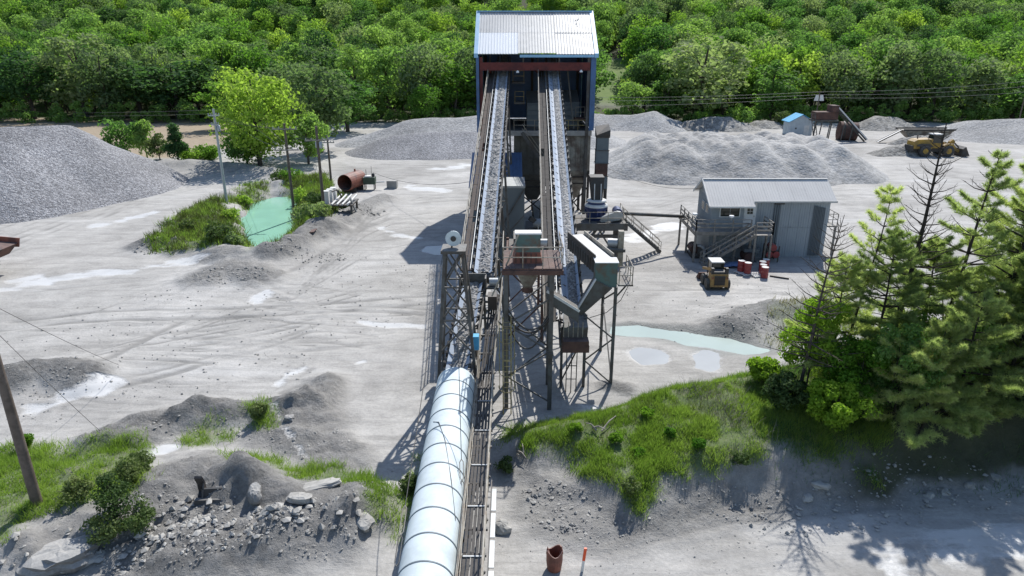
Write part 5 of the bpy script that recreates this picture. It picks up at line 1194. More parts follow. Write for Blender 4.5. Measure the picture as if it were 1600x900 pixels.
pole('dark leaning wooden pole in the grass at the lower left', -19.15, 22.9, 10.5, .21, polewood, [], 0)
pole('slim far pole at the right edge against the trees', 103, 142, 10, .13, polewood, [(9.3, 2.2, 0)], 0)
def wire(lab, pts, sag, m=wirem, r=.013, grp=None):
    mb = MB(); P = [Vector(p) for p in pts]
    for a, b_ in zip(P[:-1], P[1:]):
        k = 12; mb.path([a+(b_-a)*(i/k)-Vector((0,0,sag*4*(i/k)*(1-i/k))) for i in range(k+1)], r, 4)
    return tag(mb.build('power_line' if 'guy' not in lab else 'guy_wire', m), lab, 'wire', grp)
PL = 'overhead wires'
for q in range(3): wire('thin overhead wire strung between the poles by the pond, wire %s' % ('nearest', 'middle', 'farthest')[q], [(-33.5+.5*q, 77.6, 10.3), (-24.9+.6*q, 74.3, 9.3), (-20.3+.5*q, 70.1, 8.7)], .35, wirem, .014, PL)
for q in range(3): wire('pale wire slanting from the pond poles to the plant, number %s from the top' % ('first', 'second', 'third')[q], [(-24.9+.6*q, 74.3, 7.1), (-45, 112+4*q, 6+q)], .5, palewire, .014, PL)
for q, (za, zb) in enumerate(((7.6, 7.6), (6.9, 6.8), (5.6, 5.4))):
    wire('pale power line crossing in front of the right-hand tree line, %s strand' % ('top', 'middle', 'bottom')[q], [(8, 156, za-1.3), (60.2, 138.6, 8.6-.55*q), (103, 142, 9.3+.9*zb/6-.9*q), (150, 146, 11-q)], .5, palewire, .022, PL)
for q in range(2): wire('faint power line in front of the dark trees beyond the tan field, %s strand' % ('upper', 'lower')[q], [(-100, 160, 2.5-.7*q), (-33, 125, 7.5-.8*q)], .4, palewire, .02, PL)
wire('guy wire from the lower-left pole down to the dirt heap', [(-19.15, 22.9, 9.5), (*G(190, 590), .8)], .1, steel_d, .012); wire('guy wire from the lower-left pole down to the grass edge', [(-19.15, 22.9, 8.6), (*G(165, 690), .4)], .1, steel_d, .012)
wire('black service wire from the pump by the pond to the plant', [(-17.8, 87.2, 2.2), (-4, 66, 5.2)], .8, wirem, .02, PL)
wire('service wire from the crusher tower to the control building', [(9.4, 66.5, 6.4), (17.2, 61, 5.6)], .7, wirem, .018, PL)

# ------------------------------------------------------------------ pond side equipment
x, y = -18.6, 72.0
S = thing('electrical_rack', 'rack of white electrical cabinets and pipes on a stand right of the pond', 'rack', (x, y, 0))
for q in ((-20.0, 70.6), (-17.0, 70.8), (-20.0, 73.4), (-17.0, 73.4)): B(q[0]-.1, q[0]+.1, q[1]-.1, q[1]+.1, -.6, 1.7).build('leg', steel, S)
B(-20.2, -16.8, 70.4, 73.6, 1.7, 1.85).build('platform', steel_d, S)
for i in range(3): B(-19.95+.16*i, -19.35+.16*i, 70.9+.9*i, 71.5+.9*i, 1.853, 3.2).build('cabinet', whitep, S)
for i in range(4): xx = -18.9+.55*i; MB().tube((xx, 70.2, 1.95), (xx+.35, 73.2, 2.35), .11, 8).build('pipe', whitep, S)
MB().bar((-17.0, 70.5, 2.6), (-16.7, 72.5, 0), .16).build('brace', galv, S)
mb = MB(); mb.path([(-19.0, 71.2, 3.1), (-18.7, 71.8, 3.2), (-18.4, 72.2, 2.6), (-18.3, 72.4, 1.9)], .08, 7); mb.build('cable_hose', blk, S)
x, y = -20.9, 86.5
S = thing('steel_tank', 'rust-red horizontal tank with an open end beyond the electrical rack', 'tank', (x, y, 0)); R = 1.05; V = []; nn_ = 24
d = Vector((.33, 1, 0)).normalized(); sd = Vector((d.y, -d.x, 0)); c0 = Vector((x, y-1.9, 1.35)); c1 = c0+d*3.6; mb = MB()
for c in (c0, c1):
    for rr in (R, R*.94): V += [c+sd*(rr*math.cos(2*math.pi*i/nn_))+Vector((0,0,rr*math.sin(2*math.pi*i/nn_))) for i in range(nn_)]
F = []
for i in range(nn_): j = (i+1) % nn_; F += [(i, j, 2*nn_+j, 2*nn_+i), (nn_+j, nn_+i, 3*nn_+i, 3*nn_+j), (j, i, nn_+i, nn_+j)]
F.append(tuple(2*nn_+i for i in range(nn_))); mb.add(V, F, False).build('shell', rust_red, S)
for t in (.25, .75): p = c0+d*3.6*t; MB().box(p.x-.9, p.x+.9, p.y-.15, p.y+.15, -.1, .55).build('saddle', steel_d, S)
MB().tube(c0+d*2.6+Vector((0,0,1.0)), c0+d*2.6+Vector((0,0,1.35)), .12, 8).build('vent', rust_red, S)
x, y = -18.3, 87.2
S = thing('pump_unit', 'small green diesel pump on legs right of the rust-red tank', 'pump', (x, y, 0))
B(x-.75, x+.75, y-.5, y+.5, .75, 1.65).build('body', metal('pump_green', (.06, .10, .06), (.05, .07, .05), dust=.3), S); B(x-.55, x+.2, y-.4, y+.4, 1.655, 1.8).build('top_cover', whitep, S); MB().lathe((x+.5, y, 1.65), [(.18, 0), (.2, .3), (.1, .45)], 10).build('air_filter', blk, S)
for s in (-.6, .6):
    for t in (-.4, .4): B(x+s-.05, x+s+.05, y+t-.05, y+t+.05, -.5, .75).build('leg', steel, S)
MB().tube((x-.4, y, 1.8), (x-.4, y, 2.6), .035).build('exhaust', steel_d, S); MB().tube((x+.3, y, 1.7), (x+.3, y, 3.0), .025).build('aerial', steel_d, S); MB().tube((x+.8, y, .95), (x+1.9, y, 1.0), .09, 8).build('outlet_pipe', whitep, S)
x, y = -15.6, 88.2
S = thing('concrete_block', 'lilac-grey ribbed block standing alone right of the green pump', 'block', (x, y, gz(x, y)))
for i in range(5): B(x-.65, x+.65, y-.5, y+.5, gz(x, y)+.2*i, gz(x, y)+.2*i+.185).build('course', concrete, S)
x, y = G(478, 380); 
mb = MB().hexa([(x-1.1, y-.3, .9), (x+1.0, y-.5, 1.2), (x+1.0, y+.7, 1.2), (x-1.1, y+.7, .9)], [(x-1.1, y-.3, .95), (x+1.0, y-.5, 1.26), (x+1.0, y+.7, 1.26), (x-1.1, y+.7, .95)]); tag(mb.build('rusty_sheet', rust), 'rusty steel sheet lying on the dirt ridge below the pond', 'sheet')

# ------------------------------------------------------------------ odds and ends on the ground
def onground(px, py, z=0.0):
    for _ in range(6): x, y = G(px, py, z); z = gz(x, y)
    return x, y, z
x, y, z = onground(866, 888)
S = thing('steel_pot', 'rusty open-topped steel pot standing on the track beside the catwalk', 'pot', (x, y, z)); mb = MB(); V = []; k = 16
for j, (r_, h_) in enumerate(((.26, 0), (.30, .35), (.30, .8), (.26, .8), (.25, .1))):
    for i in range(k): V.append((x+r_*math.cos(2*math.pi*i/k), y+r_*math.sin(2*math.pi*i/k), z+h_+(.10*math.sin(i*.9)*(j in (2, 3)))))
mb.add(V, [(j*k+i, j*k+(i+1) % k, (j+1)*k+(i+1) % k, (j+1)*k+i) for j in range(4) for i in range(k)]+[tuple(4*k+i for i in range(k))], False).build('shell', rust_red, S)
for s in (-1, 1): MB().prism([(x+s*.24-.07, z+.7), (x+s*.24+.07, z+.7), (x+s*.26, z+1.0)], y-.06, y+.02).build('lug', rust_red, S)
x, y, z = onground(909, 893)
S = thing('marker_stake', 'white survey stake with an orange top beside the rusty pot', 'stake', (x, y, z)); MB().bar((x, y, z-.1), (x+.05, y, z+.5), .09, .05).build('shaft', whitep, S); MB().bar((x+.05, y, z+.5), (x+.1, y, z+1.05), .1, .06).build('orange_top', orange, S)
x, y, z = onground(322, 775)
S = thing('scrap_bucket', 'broken black steel loader bucket half buried in the dirt mound', 'scrap bucket', (x, y, z))
P = [(0, .95), (.18, .55), (.2, .1), (.0, -.15), (-.05, .0), (.1, .15), (.08, .5), (-.08, .9)]
MB().prismx([(y+a, z+c) for a, c in P], x-.32, x-.02).build('shell', blk, S); MB().hexa([(x-.1, y-.2, z+.05), (x+.75, y-.1, z+.05), (x+.75, y+.0, z+.05), (x-.1, y-.1, z+.05)], [(x-.1, y-.1, z+.4), (x+.75, y+.1, z+.3), (x+.75, y+.18, z+.3), (x-.1, y+.0, z+.4)]).build('lip_plate', blk, S)
MB().hexa([(x-.3, y-.45, z-.1), (x+.7, y-.35, z-.05), (x+.7, y-.2, z-.05), (x-.3, y-.25, z-.1)], [(x-.3, y-.4, z+.08), (x+.7, y-.3, z+.05), (x+.7, y-.18, z+.05), (x-.3, y-.2, z+.08)]).build('cutting_edge', steel_d, S); MB().prismx([(y-.3, z), (y+.1, z+.7), (y+.2, z)], x-.06, x).build('side_plate', steel_d, S)
def rock(lab, px, py, sx, sy, sz, m, seed, rot=0, tilt=0, name='rock_slab', grp='loose rock slabs'):
    x, y, z = onground(px, py); ku, kv = 16, 9; V = []; q = np.random.RandomState(seed); A = q.normal(size=(7, 3))*1.9; ph = q.rand(7)*6.28
    for b_ in range(kv+1):
        for a in range(ku):
            th, fi = math.pi*b_/kv, 2*math.pi*a/ku; d = np.array([math.sin(th)*math.cos(fi), math.sin(th)*math.sin(fi), math.cos(th)]); d = d/(np.abs(d)**3.2).sum()**(1/3.2)
            f = 1+.11*np.sin(A@d+ph).sum()*.6+(.05*q.normal() if 0 < b_ < kv else 0); V.append((d[0]*f*sx, d[1]*f*sy, d[2]*f*sz*.55))
    F = [(b_*ku+a, (b_+1)*ku+a, (b_+1)*ku+(a+1) % ku, b_*ku+(a+1) % ku) for b_ in range(kv) for a in range(ku)]
    o = MB().add(V, F).build(name, m, None, (0, 0, 0)); o.location = (x, y, z+sz*.2); o.rotation_euler = (tilt, tilt*.4, rot); return tag(o, lab, 'rock', grp)
rock('long flat pale rock slab propped over a dark hollow on the dirt mound', 488, 762, 1.0, .42, .24, rockm, 3, .25, -.25); rock('short pale rock just below the long flat slab', 468, 780, .5, .3, .3, rockm, 4, -.3, -.2)
rock('tilted wedge of pale rock at the right end of the dirt mound', 568, 800, .42, .3, .3, rockm, 5, -.7, .3); rock('upright dark rock in the cleft of the dirt mound', 400, 785, .25, .4, .5, rockd, 6, .3, .5)
rock('large flat boulder at the lower left below the bushes', 100, 872, 1.15, .85, .7, rockd, 7, .4, -.2); rock('pale cracked slab leaning on the large flat boulder', 128, 880, .7, .3, .35, rockm, 8, .6, .2); rock('small pale slab at the foot of the large flat boulder', 50, 890, .35, .2, .18, rockm, 9, -.3)
rock('grey block under the catwalk beside the tray', 786, 828, .35, .3, .45, rockm, 10, .1, .0, 'stone_block'); rock('small boulder on the dirt ridge left of the tube', 452, 655, .22, .2, .3, rockd, 11)
rock('pale oblong rock in the shade below the right-hand trees', 1288, 712, .42, .2, .26, rockm, 12, -.5)
for i, (px, py) in enumerate(((1272, 722), (1462, 735), (1482, 742), (1555, 742), (1515, 755))): rock('small pale rock in the tree shade on the right bank, %s from the left' % ('first', 'second', 'third', 'fifth', 'fourth')[i], px, py, .22, .17, .2, rockm, 20+i, i*.7)
# rubble: loose stones nobody would count
rr = np.random.RandomState(4); ico = np.array([(0,0,1),(.9,0,.3),(.25,.85,.35),(-.75,.5,.3),(-.7,-.55,.25),(.3,-.85,.3),(0,0,-.6)]); icf = [(0,1,2),(0,2,3),(0,3,4),(0,4,5),(0,5,1),(6,2,1),(6,3,2),(6,4,3),(6,5,4),(6,1,5)]
def rubble(lab, zones, m):
    Vs = []; Fs = []; c = 0
    for (px, py, rx, ry, nst, smin, smax) in zones:
        x0, y0, _ = onground(px, py)
        for _ in range(nst):
            a = rr.rand()*6.283; q = math.sqrt(rr.rand()); x = x0+math.cos(a)*q*rx; y = y0+math.sin(a)*q*ry; s = smin*(smax/smin)**(rr.rand()**2.2)
            t = rr.rand()*6.283; R2 = np.array([[math.cos(t), -math.sin(t), 0], [math.sin(t), math.cos(t), 0], [0, 0, 1]]); P = (ico*(.7+.6*rr.rand(7, 1)))*np.array([s, s*(.5+.5*rr.rand()), s*(.4+.5*rr.rand())])
            P = P@R2.T; P[:, 0] += x; P[:, 1] += y; P[:, 2] += gz(x, y)+s*.12; Vs.append(P); Fs += [tuple(i+c for i in f) for f in icf]; c += 7
    o = link('rubble', np_mesh('rubble', np.concatenate(Vs), None, m, F3=np.array(Fs))); tag(o, lab, 'rubble', kind='stuff')
rubble('scatter of broken pale stone over the dirt mounds and bank', [(340,825,3.0,1.2,420,.03,.22),(430,812,1.2,.6,130,.03,.24),(120,860,3,1.2,120,.04,.28),(270,800,2,1,90,.05,.3),(520,800,1.6,1,80,.04,.26),(250,850,2.5,1.0,260,.03,.14),(480,820,2.0,1.2,200,.02,.1),(300,790,2.0,1.0,160,.02,.1),(330,660,5,1.0,260,.02,.1),(480,690,2.2,1.5,160,.02,.1),
   (880,800,1.6,1.2,300,.02,.13),(850,770,1.0,.7,90,.03,.16),(960,830,2,.8,160,.02,.08),(1120,790,3.5,1.0,240,.02,.08),(1300,750,4,1.3,260,.03,.14),(1480,745,4.5,1.2,260,.03,.15),(480,380,4,1.5,200,.04,.18),(360,430,3,1.5,200,.04,.18),(80,590,2.5,1,140,.02,.1),(1180,505,3,1.5,200,.03,.12),(250,387,2.5,1.5,120,.04,.2),(560,325,3,2,120,.05,.25),(600,760,1.5,2,80,.02,.09),(300,520,13,9,900,.02,.11),(560,450,7,9,400,.02,.1),(1080,470,8,8,350,.02,.09),(1050,850,7,1.6,260,.015,.06),(60,640,5,5,200,.02,.09)], rockm)
# branches lying about
for lab, pts in (('bleached forked branch lying on the grass mound', [((925,672),(945,678)), ((940,677),(962,657)), ((932,676),(915,668))]), ('bleached broken branch at the left end of the grass mound', [((808,708),(822,720)), ((812,714),(804,722)), ((818,712),(816,700))])):
    S = None
    for a, b_ in pts:
        p = onground(*a); q = onground(*b_)
        if S is None: S = thing('fallen_branch', lab, 'branch', p, 'dead branches on the mound')
        MB().path([(p[0], p[1], p[2]+.12), ((p[0]+q[0])/2, (p[1]+q[1])/2, (p[2]+q[2])/2+.3), (q[0], q[1], q[2]+.25)], .05, 6, .02).build('limb', deadwood, S)
# scrap seen through the pines
x, y = G(1335, 428); S = thing('bath_shell', 'white fibreglass tub with a blue inside, seen through the pines', 'tub', (x, y, gz(x, y)))
z = gz(x, y); mb = MB(); mb.hexa([(x-1.5, y-.6, z), (x+1.5, y-.6, z), (x+1.5, y+.6, z), (x-1.5, y+.6, z)], [(x-1.8, y-.85, z+.55), (x+1.8, y-.85, z+.55), (x+1.8, y+.85, z+.55), (x-1.8, y+.85, z+.55)]); mb.build('shell', whitep, S); B(x-1.3, x+.5, y-.55, y+.55, z+.555, z+.57).build('inner', tarp, S)
x, y = G(1420, 398); z = gz(x, y); S = thing('scrap_skid', 'low rust-red scrap machine frame behind the bare pine', 'scrap', (x, y, z)); B(x-1.2, x+1.2, y-.7, y+.7, z+.1, z+.45).build('frame', rust_red, S); B(x-.8, x+.9, y-.5, y+.5, z+.455, z+.8).build('cover', metal('scrap_green', (.10, .14, .09), (.2, .1, .06), dust=.3), S)
# ------------------------------------------------------------------ vegetation
leafA = leafmat('leaf_mid', (.12, .215, .062), (.225, .345, .105), .58); leafB = leafmat('leaf_bright', (.14, .25, .04), (.26, .38, .075), .56)
leafC = leafmat('leaf_deep', (.07, .135, .05), (.13, .215, .08), .5); leafD = leafmat('leaf_sage', (.135, .19, .085), (.24, .30, .15), .52)
leafE = leafmat('leaf_shrub', (.06, .10, .025), (.15, .20, .075), .3); leafF = leafmat('leaf_young', (.09, .20, .02), (.19, .33, .035), .52)
needle = leafmat('pine_needle', (.25, .30, .12), (.50, .53, .27), .66); grassm = leafmat('grass_blade', (.13, .22, .035), (.28, .37, .09), .5)
reedm = leafmat('dry_reed', (.10, .12, .03), (.25, .23, .11), .3); brushm = metal('dry_brush', (.30, .27, .24), (.20, .18, .16), dust=0)
def quads(P, Nrm, size, rs, asp=.62):
    """a leaf-sized rhombus at every point"""
    n_ = len(P); T_ = rs.normal(size=(n_, 3)); T_ -= (T_*Nrm).sum(1, keepdims=True)*Nrm; T_ /= np.linalg.norm(T_, axis=1, keepdims=True)+1e-9; Bn = np.cross(Nrm, T_)
    s = size*(.65+.7*rs.rand(n_, 1)); V = np.stack([P-T_*s, P-Bn*s*asp+Nrm*s*.15, P+T_*s, P+Bn*s*asp+Nrm*s*.15], 1).reshape(-1, 3)
    return V, np.arange(n_*4).reshape(-1, 4)
def crown_pts(seed, zb, zt, w, nb, nl, shape='round', br=.30, gap=.0):
    rs = np.random.RandomState(seed); c = []
    for k_ in range(nb):
        for _ in range(40):
            p = rs.normal(size=3); p /= np.linalg.norm(p); r = rs.rand()**.45
            z = p[2]*r
            if shape == 'poplar': q = (1-.5*max(z, 0))*.8
            elif shape == 'wide': q = 1.0 if z > -.2 else 1.0+.2*z
            elif shape == 'cone': q = max(.1, .5-.5*z)*1.15
            else: q = 1.0
            cc = np.array([p[0]*r*q, p[1]*r*q, z]); 
            if r > .35: break
        c.append(cc)
    c = np.array(c); H_ = (zt-zb)/2; P = []; Nn = []; Tt = []
    per = nl//nb
    for k_ in range(nb):
        rad = br*(.7+.7*rs.rand())*w/2; d = rs.normal(size=(per, 3)); d[:, 2] += .35; d /= np.linalg.norm(d, axis=1, keepdims=True)
        rr_ = rad*(.62+.5*rs.rand(per, 1)); C = np.array([c[k_, 0]*w/2*.82, c[k_, 1]*w/2*.82, zb+H_+c[k_, 2]*H_*.86]); p = C+d*rr_*np.array([1, 1, .8])
        nn_ = d+rs.normal(size=(per, 3))*.55; nn_ /= np.linalg.norm(nn_, axis=1, keepdims=True); P.append(p); Nn.append(nn_); Tt.append(np.full(per, rs.rand())*.6+.4*rs.rand(per))
    return np.concatenate(P), np.concatenate(Nn), np.concatenate(Tt), c, rs
def crown_mesh(seed, zb, zt, w, nb, nl, size, m, shape='round', br=.30):
    P, Nn, Tt, c, rs = crown_pts(seed, zb, zt, w, nb, nl, shape, br); V, F = quads(P, Nn, size, rs)
    return np_mesh('crown', V, F, m, Tt), c
def trunk_mesh(h, zb, zt, w, c, r, m, nlimb=9, n=7):
    mb = MB(); rs = random.Random(int(h*100)); mb.path([(0, 0, -.4), (.05*rs.uniform(-1, 1)*h*.2, .0, h*.25), (rs.uniform(-.04, .04)*h, rs.uniform(-.04, .04)*h, h*.55), (0, 0, h*.9)], r, n, r*.25); H_ = (zt-zb)/2
    for k_ in range(min(nlimb, len(c))):
        e = (c[k_, 0]*w/2*.8, c[k_, 1]*w/2*.8, zb+H_+c[k_, 2]*H_*.8); z0 = max(h*.12, e[2]-h*.25); mb.path([(0, 0, z0), (e[0]*.5, e[1]*.5, z0+(e[2]-z0)*.6), e], r*.42, 5, r*.1)
    me = mb.mesh('trunk'); me.materials.append(m); return me
# prototypes, 1 = unit height 10 m
PROTO = {}
def proto(key, seed, m, zb, w, shape, nb, nl, size, br=.3):
    cm, c = crown_mesh(seed, zb, 10, w, nb, nl, size, m, shape, br); PROTO[key] = (trunk_mesh(9, zb, 10, w, c, .22, bark), cm)
for i, (m_, tg) in enumerate(((leafA, 'a'), (leafB, 'b'), (leafC, 'c'), (leafD, 'd'))):
    proto(tg+'0', 11+i*7, m_, 1.6, 8.2, 'round', 30, 2400, .235, .31); proto(tg+'1', 12+i*7, m_, .6, 6.8, 'wide', 34, 2600, .22, .29); proto(tg+'2', 13+i*7, m_, .5, 5.4, 'poplar', 30, 2300, .21, .36)
rt = random.Random(77)
def put_tree(key, x, y, h, wide, name, lab, cat, grp, z=None):
    t_, c_ = PROTO[key]; o = thing(name, lab, cat, (x, y, gz(x, y) if z is None else z), grp); s = h/10; o.scale = (s*wide, s*wide, s); o.rotation_euler = (0, 0, rt.random()*6.28)
    link('trunk', t_, o); link('crown', c_, o); return o
def at(px, y, py):          # world x and height for a photo sighting at distance y
    t = (450-py)/1066.7; s = y/(CP+t*SP); return (px-800)/1066.7*s, CAM_H+s*(-SP+t*CP)
SPECIAL = []
def special(key, px, y, top, wpx, lab, grp='trees along the yard edge', name='deciduous_tree'):
    x, zt = at(px, y, top); g = gz(x, y); h = zt-g; wm = wpx/1066.7*y/1.02; base = {'0': 8.2, '1': 6.8, '2': 5.4}[key[1]]
    SPECIAL.append((x, y, wm/2)); return put_tree(key, x, y, h, wm/(base*h/10), name, lab, 'tree', grp)
special('d1', 105, 172, 36, 120, 'tall olive-green tree standing above the tan field, far left'); special('c0', 30, 170, 78, 120, 'dark green tree at the left edge behind the tan field')
special('c0', 205, 171, 92, 110, 'dark green tree behind the tan field, right of the tall olive tree'); special('c1', 262, 170, 84, 130, 'broad dark tree overhanging the middle of the tan field'); special('c0', 322, 172, 90, 100, 'dark tree just left of the bright yellow-green tree')
special('d1', 488, 118, 86, 120, 'pale sage-green tree just behind the bright yellow-green one'); special('a1', 548, 165, 62, 85, 'mid-green tree above the broad gravel pile, left part'); special('a0', 600, 168, 72, 90, 'rounded green tree above the middle of the broad gravel pile')
special('d0', 655, 166, 60, 95, 'greyish-green rounded tree left of the blue building'); special('b1', 710, 168, 95, 90, 'bright green tree touching the left side of the blue building'); special('b0', 665, 158, 130, 60, 'small bright green tree low behind the broad gravel pile')
special('c0', 1010, 176, 80, 70, 'dark round tree right of the meadow gap'); special('a0', 990, 165, 128, 70, 'green bushy tree in front of the meadow gap'); special('d1', 1110, 166, 44, 150, 'broad olive-green tree, the largest on the right side')
special('a1', 1215, 166, 88, 95, 'mid-green tree directly above the weedy dirt heap'); special('b1', 1255, 170, 80, 80, 'bright green tree above the blue-roofed shed'); special('d0', 1325, 168, 74, 95, 'sage-green tree above the portable screening plant')
special('d2', 1418, 166, 52, 85, 'tall sage-green tree above the wheel loader, the tallest at right'); special('d1', 1480, 167, 62, 95, 'sage-green tree right of the tall one above the loader'); special('d2', 1545, 166, 80, 80, 'slanting sage-green tree near the right edge'); special('a1', 1600, 166, 110, 110, 'mid-green tree at the right edge behind the pines')
special('c1', 1370, 168, 96, 85, 'shaded dark tree between the sage-green trees above the loader'); special('a1', 1045, 168, 110, 80, 'mid-green tree left of the broad olive-green tree')
special('d0', 440, 140, 92, 110, 'sage-green tree peeping over the back of the yellow-green tree'); special('a1', 535, 146, 104, 105, 'mid-green tree joining the pale sage-green tree to the wood'); special('b1', 350, 150, 118, 100, 'bright green tree at the back left of the yellow-green tree')
# near bright tree and bushes by the pond, with finer leaves
def near_tree(lab, x, y, h, w, m, seed, zb, nb, nl, size, shape='round', br=.3, name='deciduous_tree', cat='tree', grp='trees along the yard edge', r=.2, z=None, bm=bark):
    cm, c = crown_mesh(seed, zb, h, w, nb, nl, size, m, shape, br); o = thing(name, lab, cat, (x, y, gz(x, y) if z is None else z), grp)
    link('trunk', trunk_mesh(h*.92, zb, h, w, c, r, bm, 14), o); link('crown', cm, o); return o
near_tree('bright yellow-green tree beside the pond road, nearest of the big trees', -38.3, 104, 15.2, 16.5, leafB, 91, 1.0, 52, 8500, .27, 'wide', .24, r=.38); SPECIAL.append((-38, 104, 8))
near_tree('lower bright green tree against the right flank of the yellow-green tree', -31.5, 106, 8.5, 8, leafA, 92, .4, 26, 3000, .25, 'wide', .3, r=.2)
near_tree('low green thicket at the foot of the yellow-green tree', -41, 106, 4.5, 9, leafA, 93, .2, 26, 2600, .22, 'wide', .3, 'shrub', 'shrub', 'shrubs by the yard')
near_tree('green bush rising behind the tall gravel pile', -63, 112, 6.4, 7.5, leafA, 94, .4, 24, 2600, .22, 'wide', .28, 'shrub', 'shrub', 'shrubs by the yard', .12)
near_tree('slim green bush right of the gravel pile crest', -59.5, 112, 6.2, 4.6, leafA, 95, .4, 22, 2000, .2, 'poplar', .34, 'shrub', 'shrub', 'shrubs by the yard', .12)
near_tree('loose leafy bush left of the dark cedar', -56.5, 110, 4.2, 4.4, leafE, 96, .2, 20, 1500, .2, 'wide', .3, 'shrub', 'shrub', 'shrubs by the yard', .1)
near_tree('dark upright cedar beside the haul road', -52.3, 107.5, 6.3, 4.6, leafC, 97, .1, 34, 4200, .17, 'cone', .3, 'cedar_tree', 'tree', 'trees along the yard edge', .14)
for k_, (px, yy, w_, h_) in enumerate(((300, 110, 5, 1.8), (325, 111, 5, 2.0))):
    x_, _ = at(px, yy, 240); near_tree('low bright green bush %s' % ('right of the dark cedar', 'between the cedar and the yellow-green tree')[k_], x_, yy, h_, w_, leafB, 98+k_, .0, 18, 1300, .2, 'wide', .3, 'shrub', 'shrub', 'shrubs by the yard', .06)
for k_, (px, yy, m_) in enumerate(((1095, 153, leafB), (1165, 152, leafA), (1222, 154, leafE))):
    x_, _ = at(px, yy, 190); near_tree('small green weed bush on the dirt heaps, %s' % ('left one', 'middle one', 'right one')[k_], x_, yy, 3.2, 3.4, m_, 108+k_, .1, 14, 800, .22, 'wide', .32, 'shrub', 'shrub', 'shrubs by the yard', .06, z=.4)

# the woods: the nearest trees one by one, the rest as one mass
cand = []; yy = 169.0
while yy < 345:
    st = 7.6 if yy < 230 else 8.6; xx = -(yy*.80+14)
    while xx < yy*.80+14:
        x = xx+rt.uniform(-.42, .42)*st; y = yy+rt.uniform(-.42, .42)*st; xx += st
        if .108 < x/y < .170 and y < 252: continue
        if any((x-a)**2+((y-b_)*1.3)**2 < (r*.75)**2 for a, b_, r in SPECIAL): continue
        if y < 172 and rt.random() < .25: continue
        if -2 < x < 7 and y < 200: continue
        cand.append((x, y))
    yy += st*.92
cand.sort(key=lambda q: q[1])
keys = [a+b_ for a in 'abcd' for b_ in '01'] + ['a0', 'a1', 'b0', 'a1', 'c0', 'b1', 'a2', 'd2', 'a0']
def hgt(x, y): n_ = float(fbm(np.array([x]), np.array([y]), 40, 5, 2)[0]); return (14.5 if y < 190 else 13.6)*(1+.16*n_)*rt.uniform(.66, 1.36)
def kkey(x, y):
    n_ = float(fbm(np.array([x+300]), np.array([y]), 28, 9, 2)[0]); r_ = rt.random()+n_*.5
    if y < 186 and r_ < .45: return rt.choice(('c0', 'c1', 'a1', 'd1'))
    return rt.choice(('c0', 'c1', 'a0')) if r_ < .14 else rt.choice(('a0', 'a1', 'd0', 'a0')) if r_ < .55 else rt.choice(('b0', 'b1', 'a0', 'b0')) if r_ < .92 else rt.choice(('d0', 'd1', 'b1'))
inview = [q for q in cand if abs(q[0]) < q[1]*.76+3]
NIND = 262
indiv = set(inview[:NIND])
LOOK = {'a': 'mid-green', 'b': 'bright yellow-green', 'c': 'dark green', 'd': 'sage-green'}; FORM = {'0': 'round-crowned', '1': 'broad', '2': 'narrow'}
for x, y in inview[:NIND]:
    kx = kkey(x, y); px = 800+1066.7*x/(y*1.03); where = 'behind the tan field' if px < 330 else 'left of the blue building' if px < 745 else 'right of the blue building' if px < 1250 else 'beyond the wheel loader'
    row = 'at the wood edge' if y < 184 else 'up the wooded slope'; lab = '%s %s tree %s, %s' % (LOOK[kx[0]], FORM[kx[1]], row, where)
    put_tree(kx, x, y, hgt(x, y), rt.uniform(.8, 1.2), 'woodland_tree', lab, 'tree', '%s trees %s %s' % (LOOK[kx[0]], row, where))
rest = [q for q in cand if q not in indiv]
pc = bpy.data.collections.new('forest_kinds'); ordered = []
for i, kx in enumerate(sorted(PROTO)):
    o = bpy.data.objects.new('kind_%02d' % i, PROTO[kx][1]); pc.objects.link(o); ordered.append(kx)
pm = bpy.data.meshes.new('forest'); pm.from_pydata([(x, y, gz(x, y)) for x, y in rest], [], [])
pm.attributes.new('idx', 'INT', 'POINT'); pm.attributes['idx'].data.foreach_set('value', [ordered.index(kkey(x, y)) for x, y in rest])
pm.attributes.new('rot', 'FLOAT', 'POINT'); pm.attributes['rot'].data.foreach_set('value', [rt.random()*6.28 for _ in rest])
sv = []
for x, y in rest: s = hgt(x, y)/10; w_ = s*rt.uniform(.9, 1.15); sv += [w_, w_, s]
pm.attributes.new('scl', 'FLOAT_VECTOR', 'POINT'); pm.attributes['scl'].data.foreach_set('vector', sv)
fo = link('forest', pm); tag(fo, 'mass of leafy trees covering the hillside behind the yard', 'forest', kind='stuff')
ng = bpy.data.node_groups.new('forest', 'GeometryNodeTree'); ng.interface.new_socket('Geometry', in_out='INPUT', socket_type='NodeSocketGeometry'); ng.interface.new_socket('Geometry', in_out='OUTPUT', socket_type='NodeSocketGeometry')
gi = ng.nodes.new('NodeGroupInput'); go = ng.nodes.new('NodeGroupOutput'); ip = ng.nodes.new('GeometryNodeInstanceOnPoints'); ci = ng.nodes.new('GeometryNodeCollectionInfo'); ci.inputs[0].default_value = pc; ci.inputs['Separate Children'].default_value = True; ci.inputs['Reset Children'].default_value = True
def na(nm, ty): o = ng.nodes.new('GeometryNodeInputNamedAttribute'); o.data_type = ty; o.inputs[0].default_value = nm; return o.outputs[0]
cx3 = ng.nodes.new('ShaderNodeCombineXYZ'); ng.links.new(na('rot', 'FLOAT'), cx3.inputs[2]); ip.inputs['Pick Instance'].default_value = True
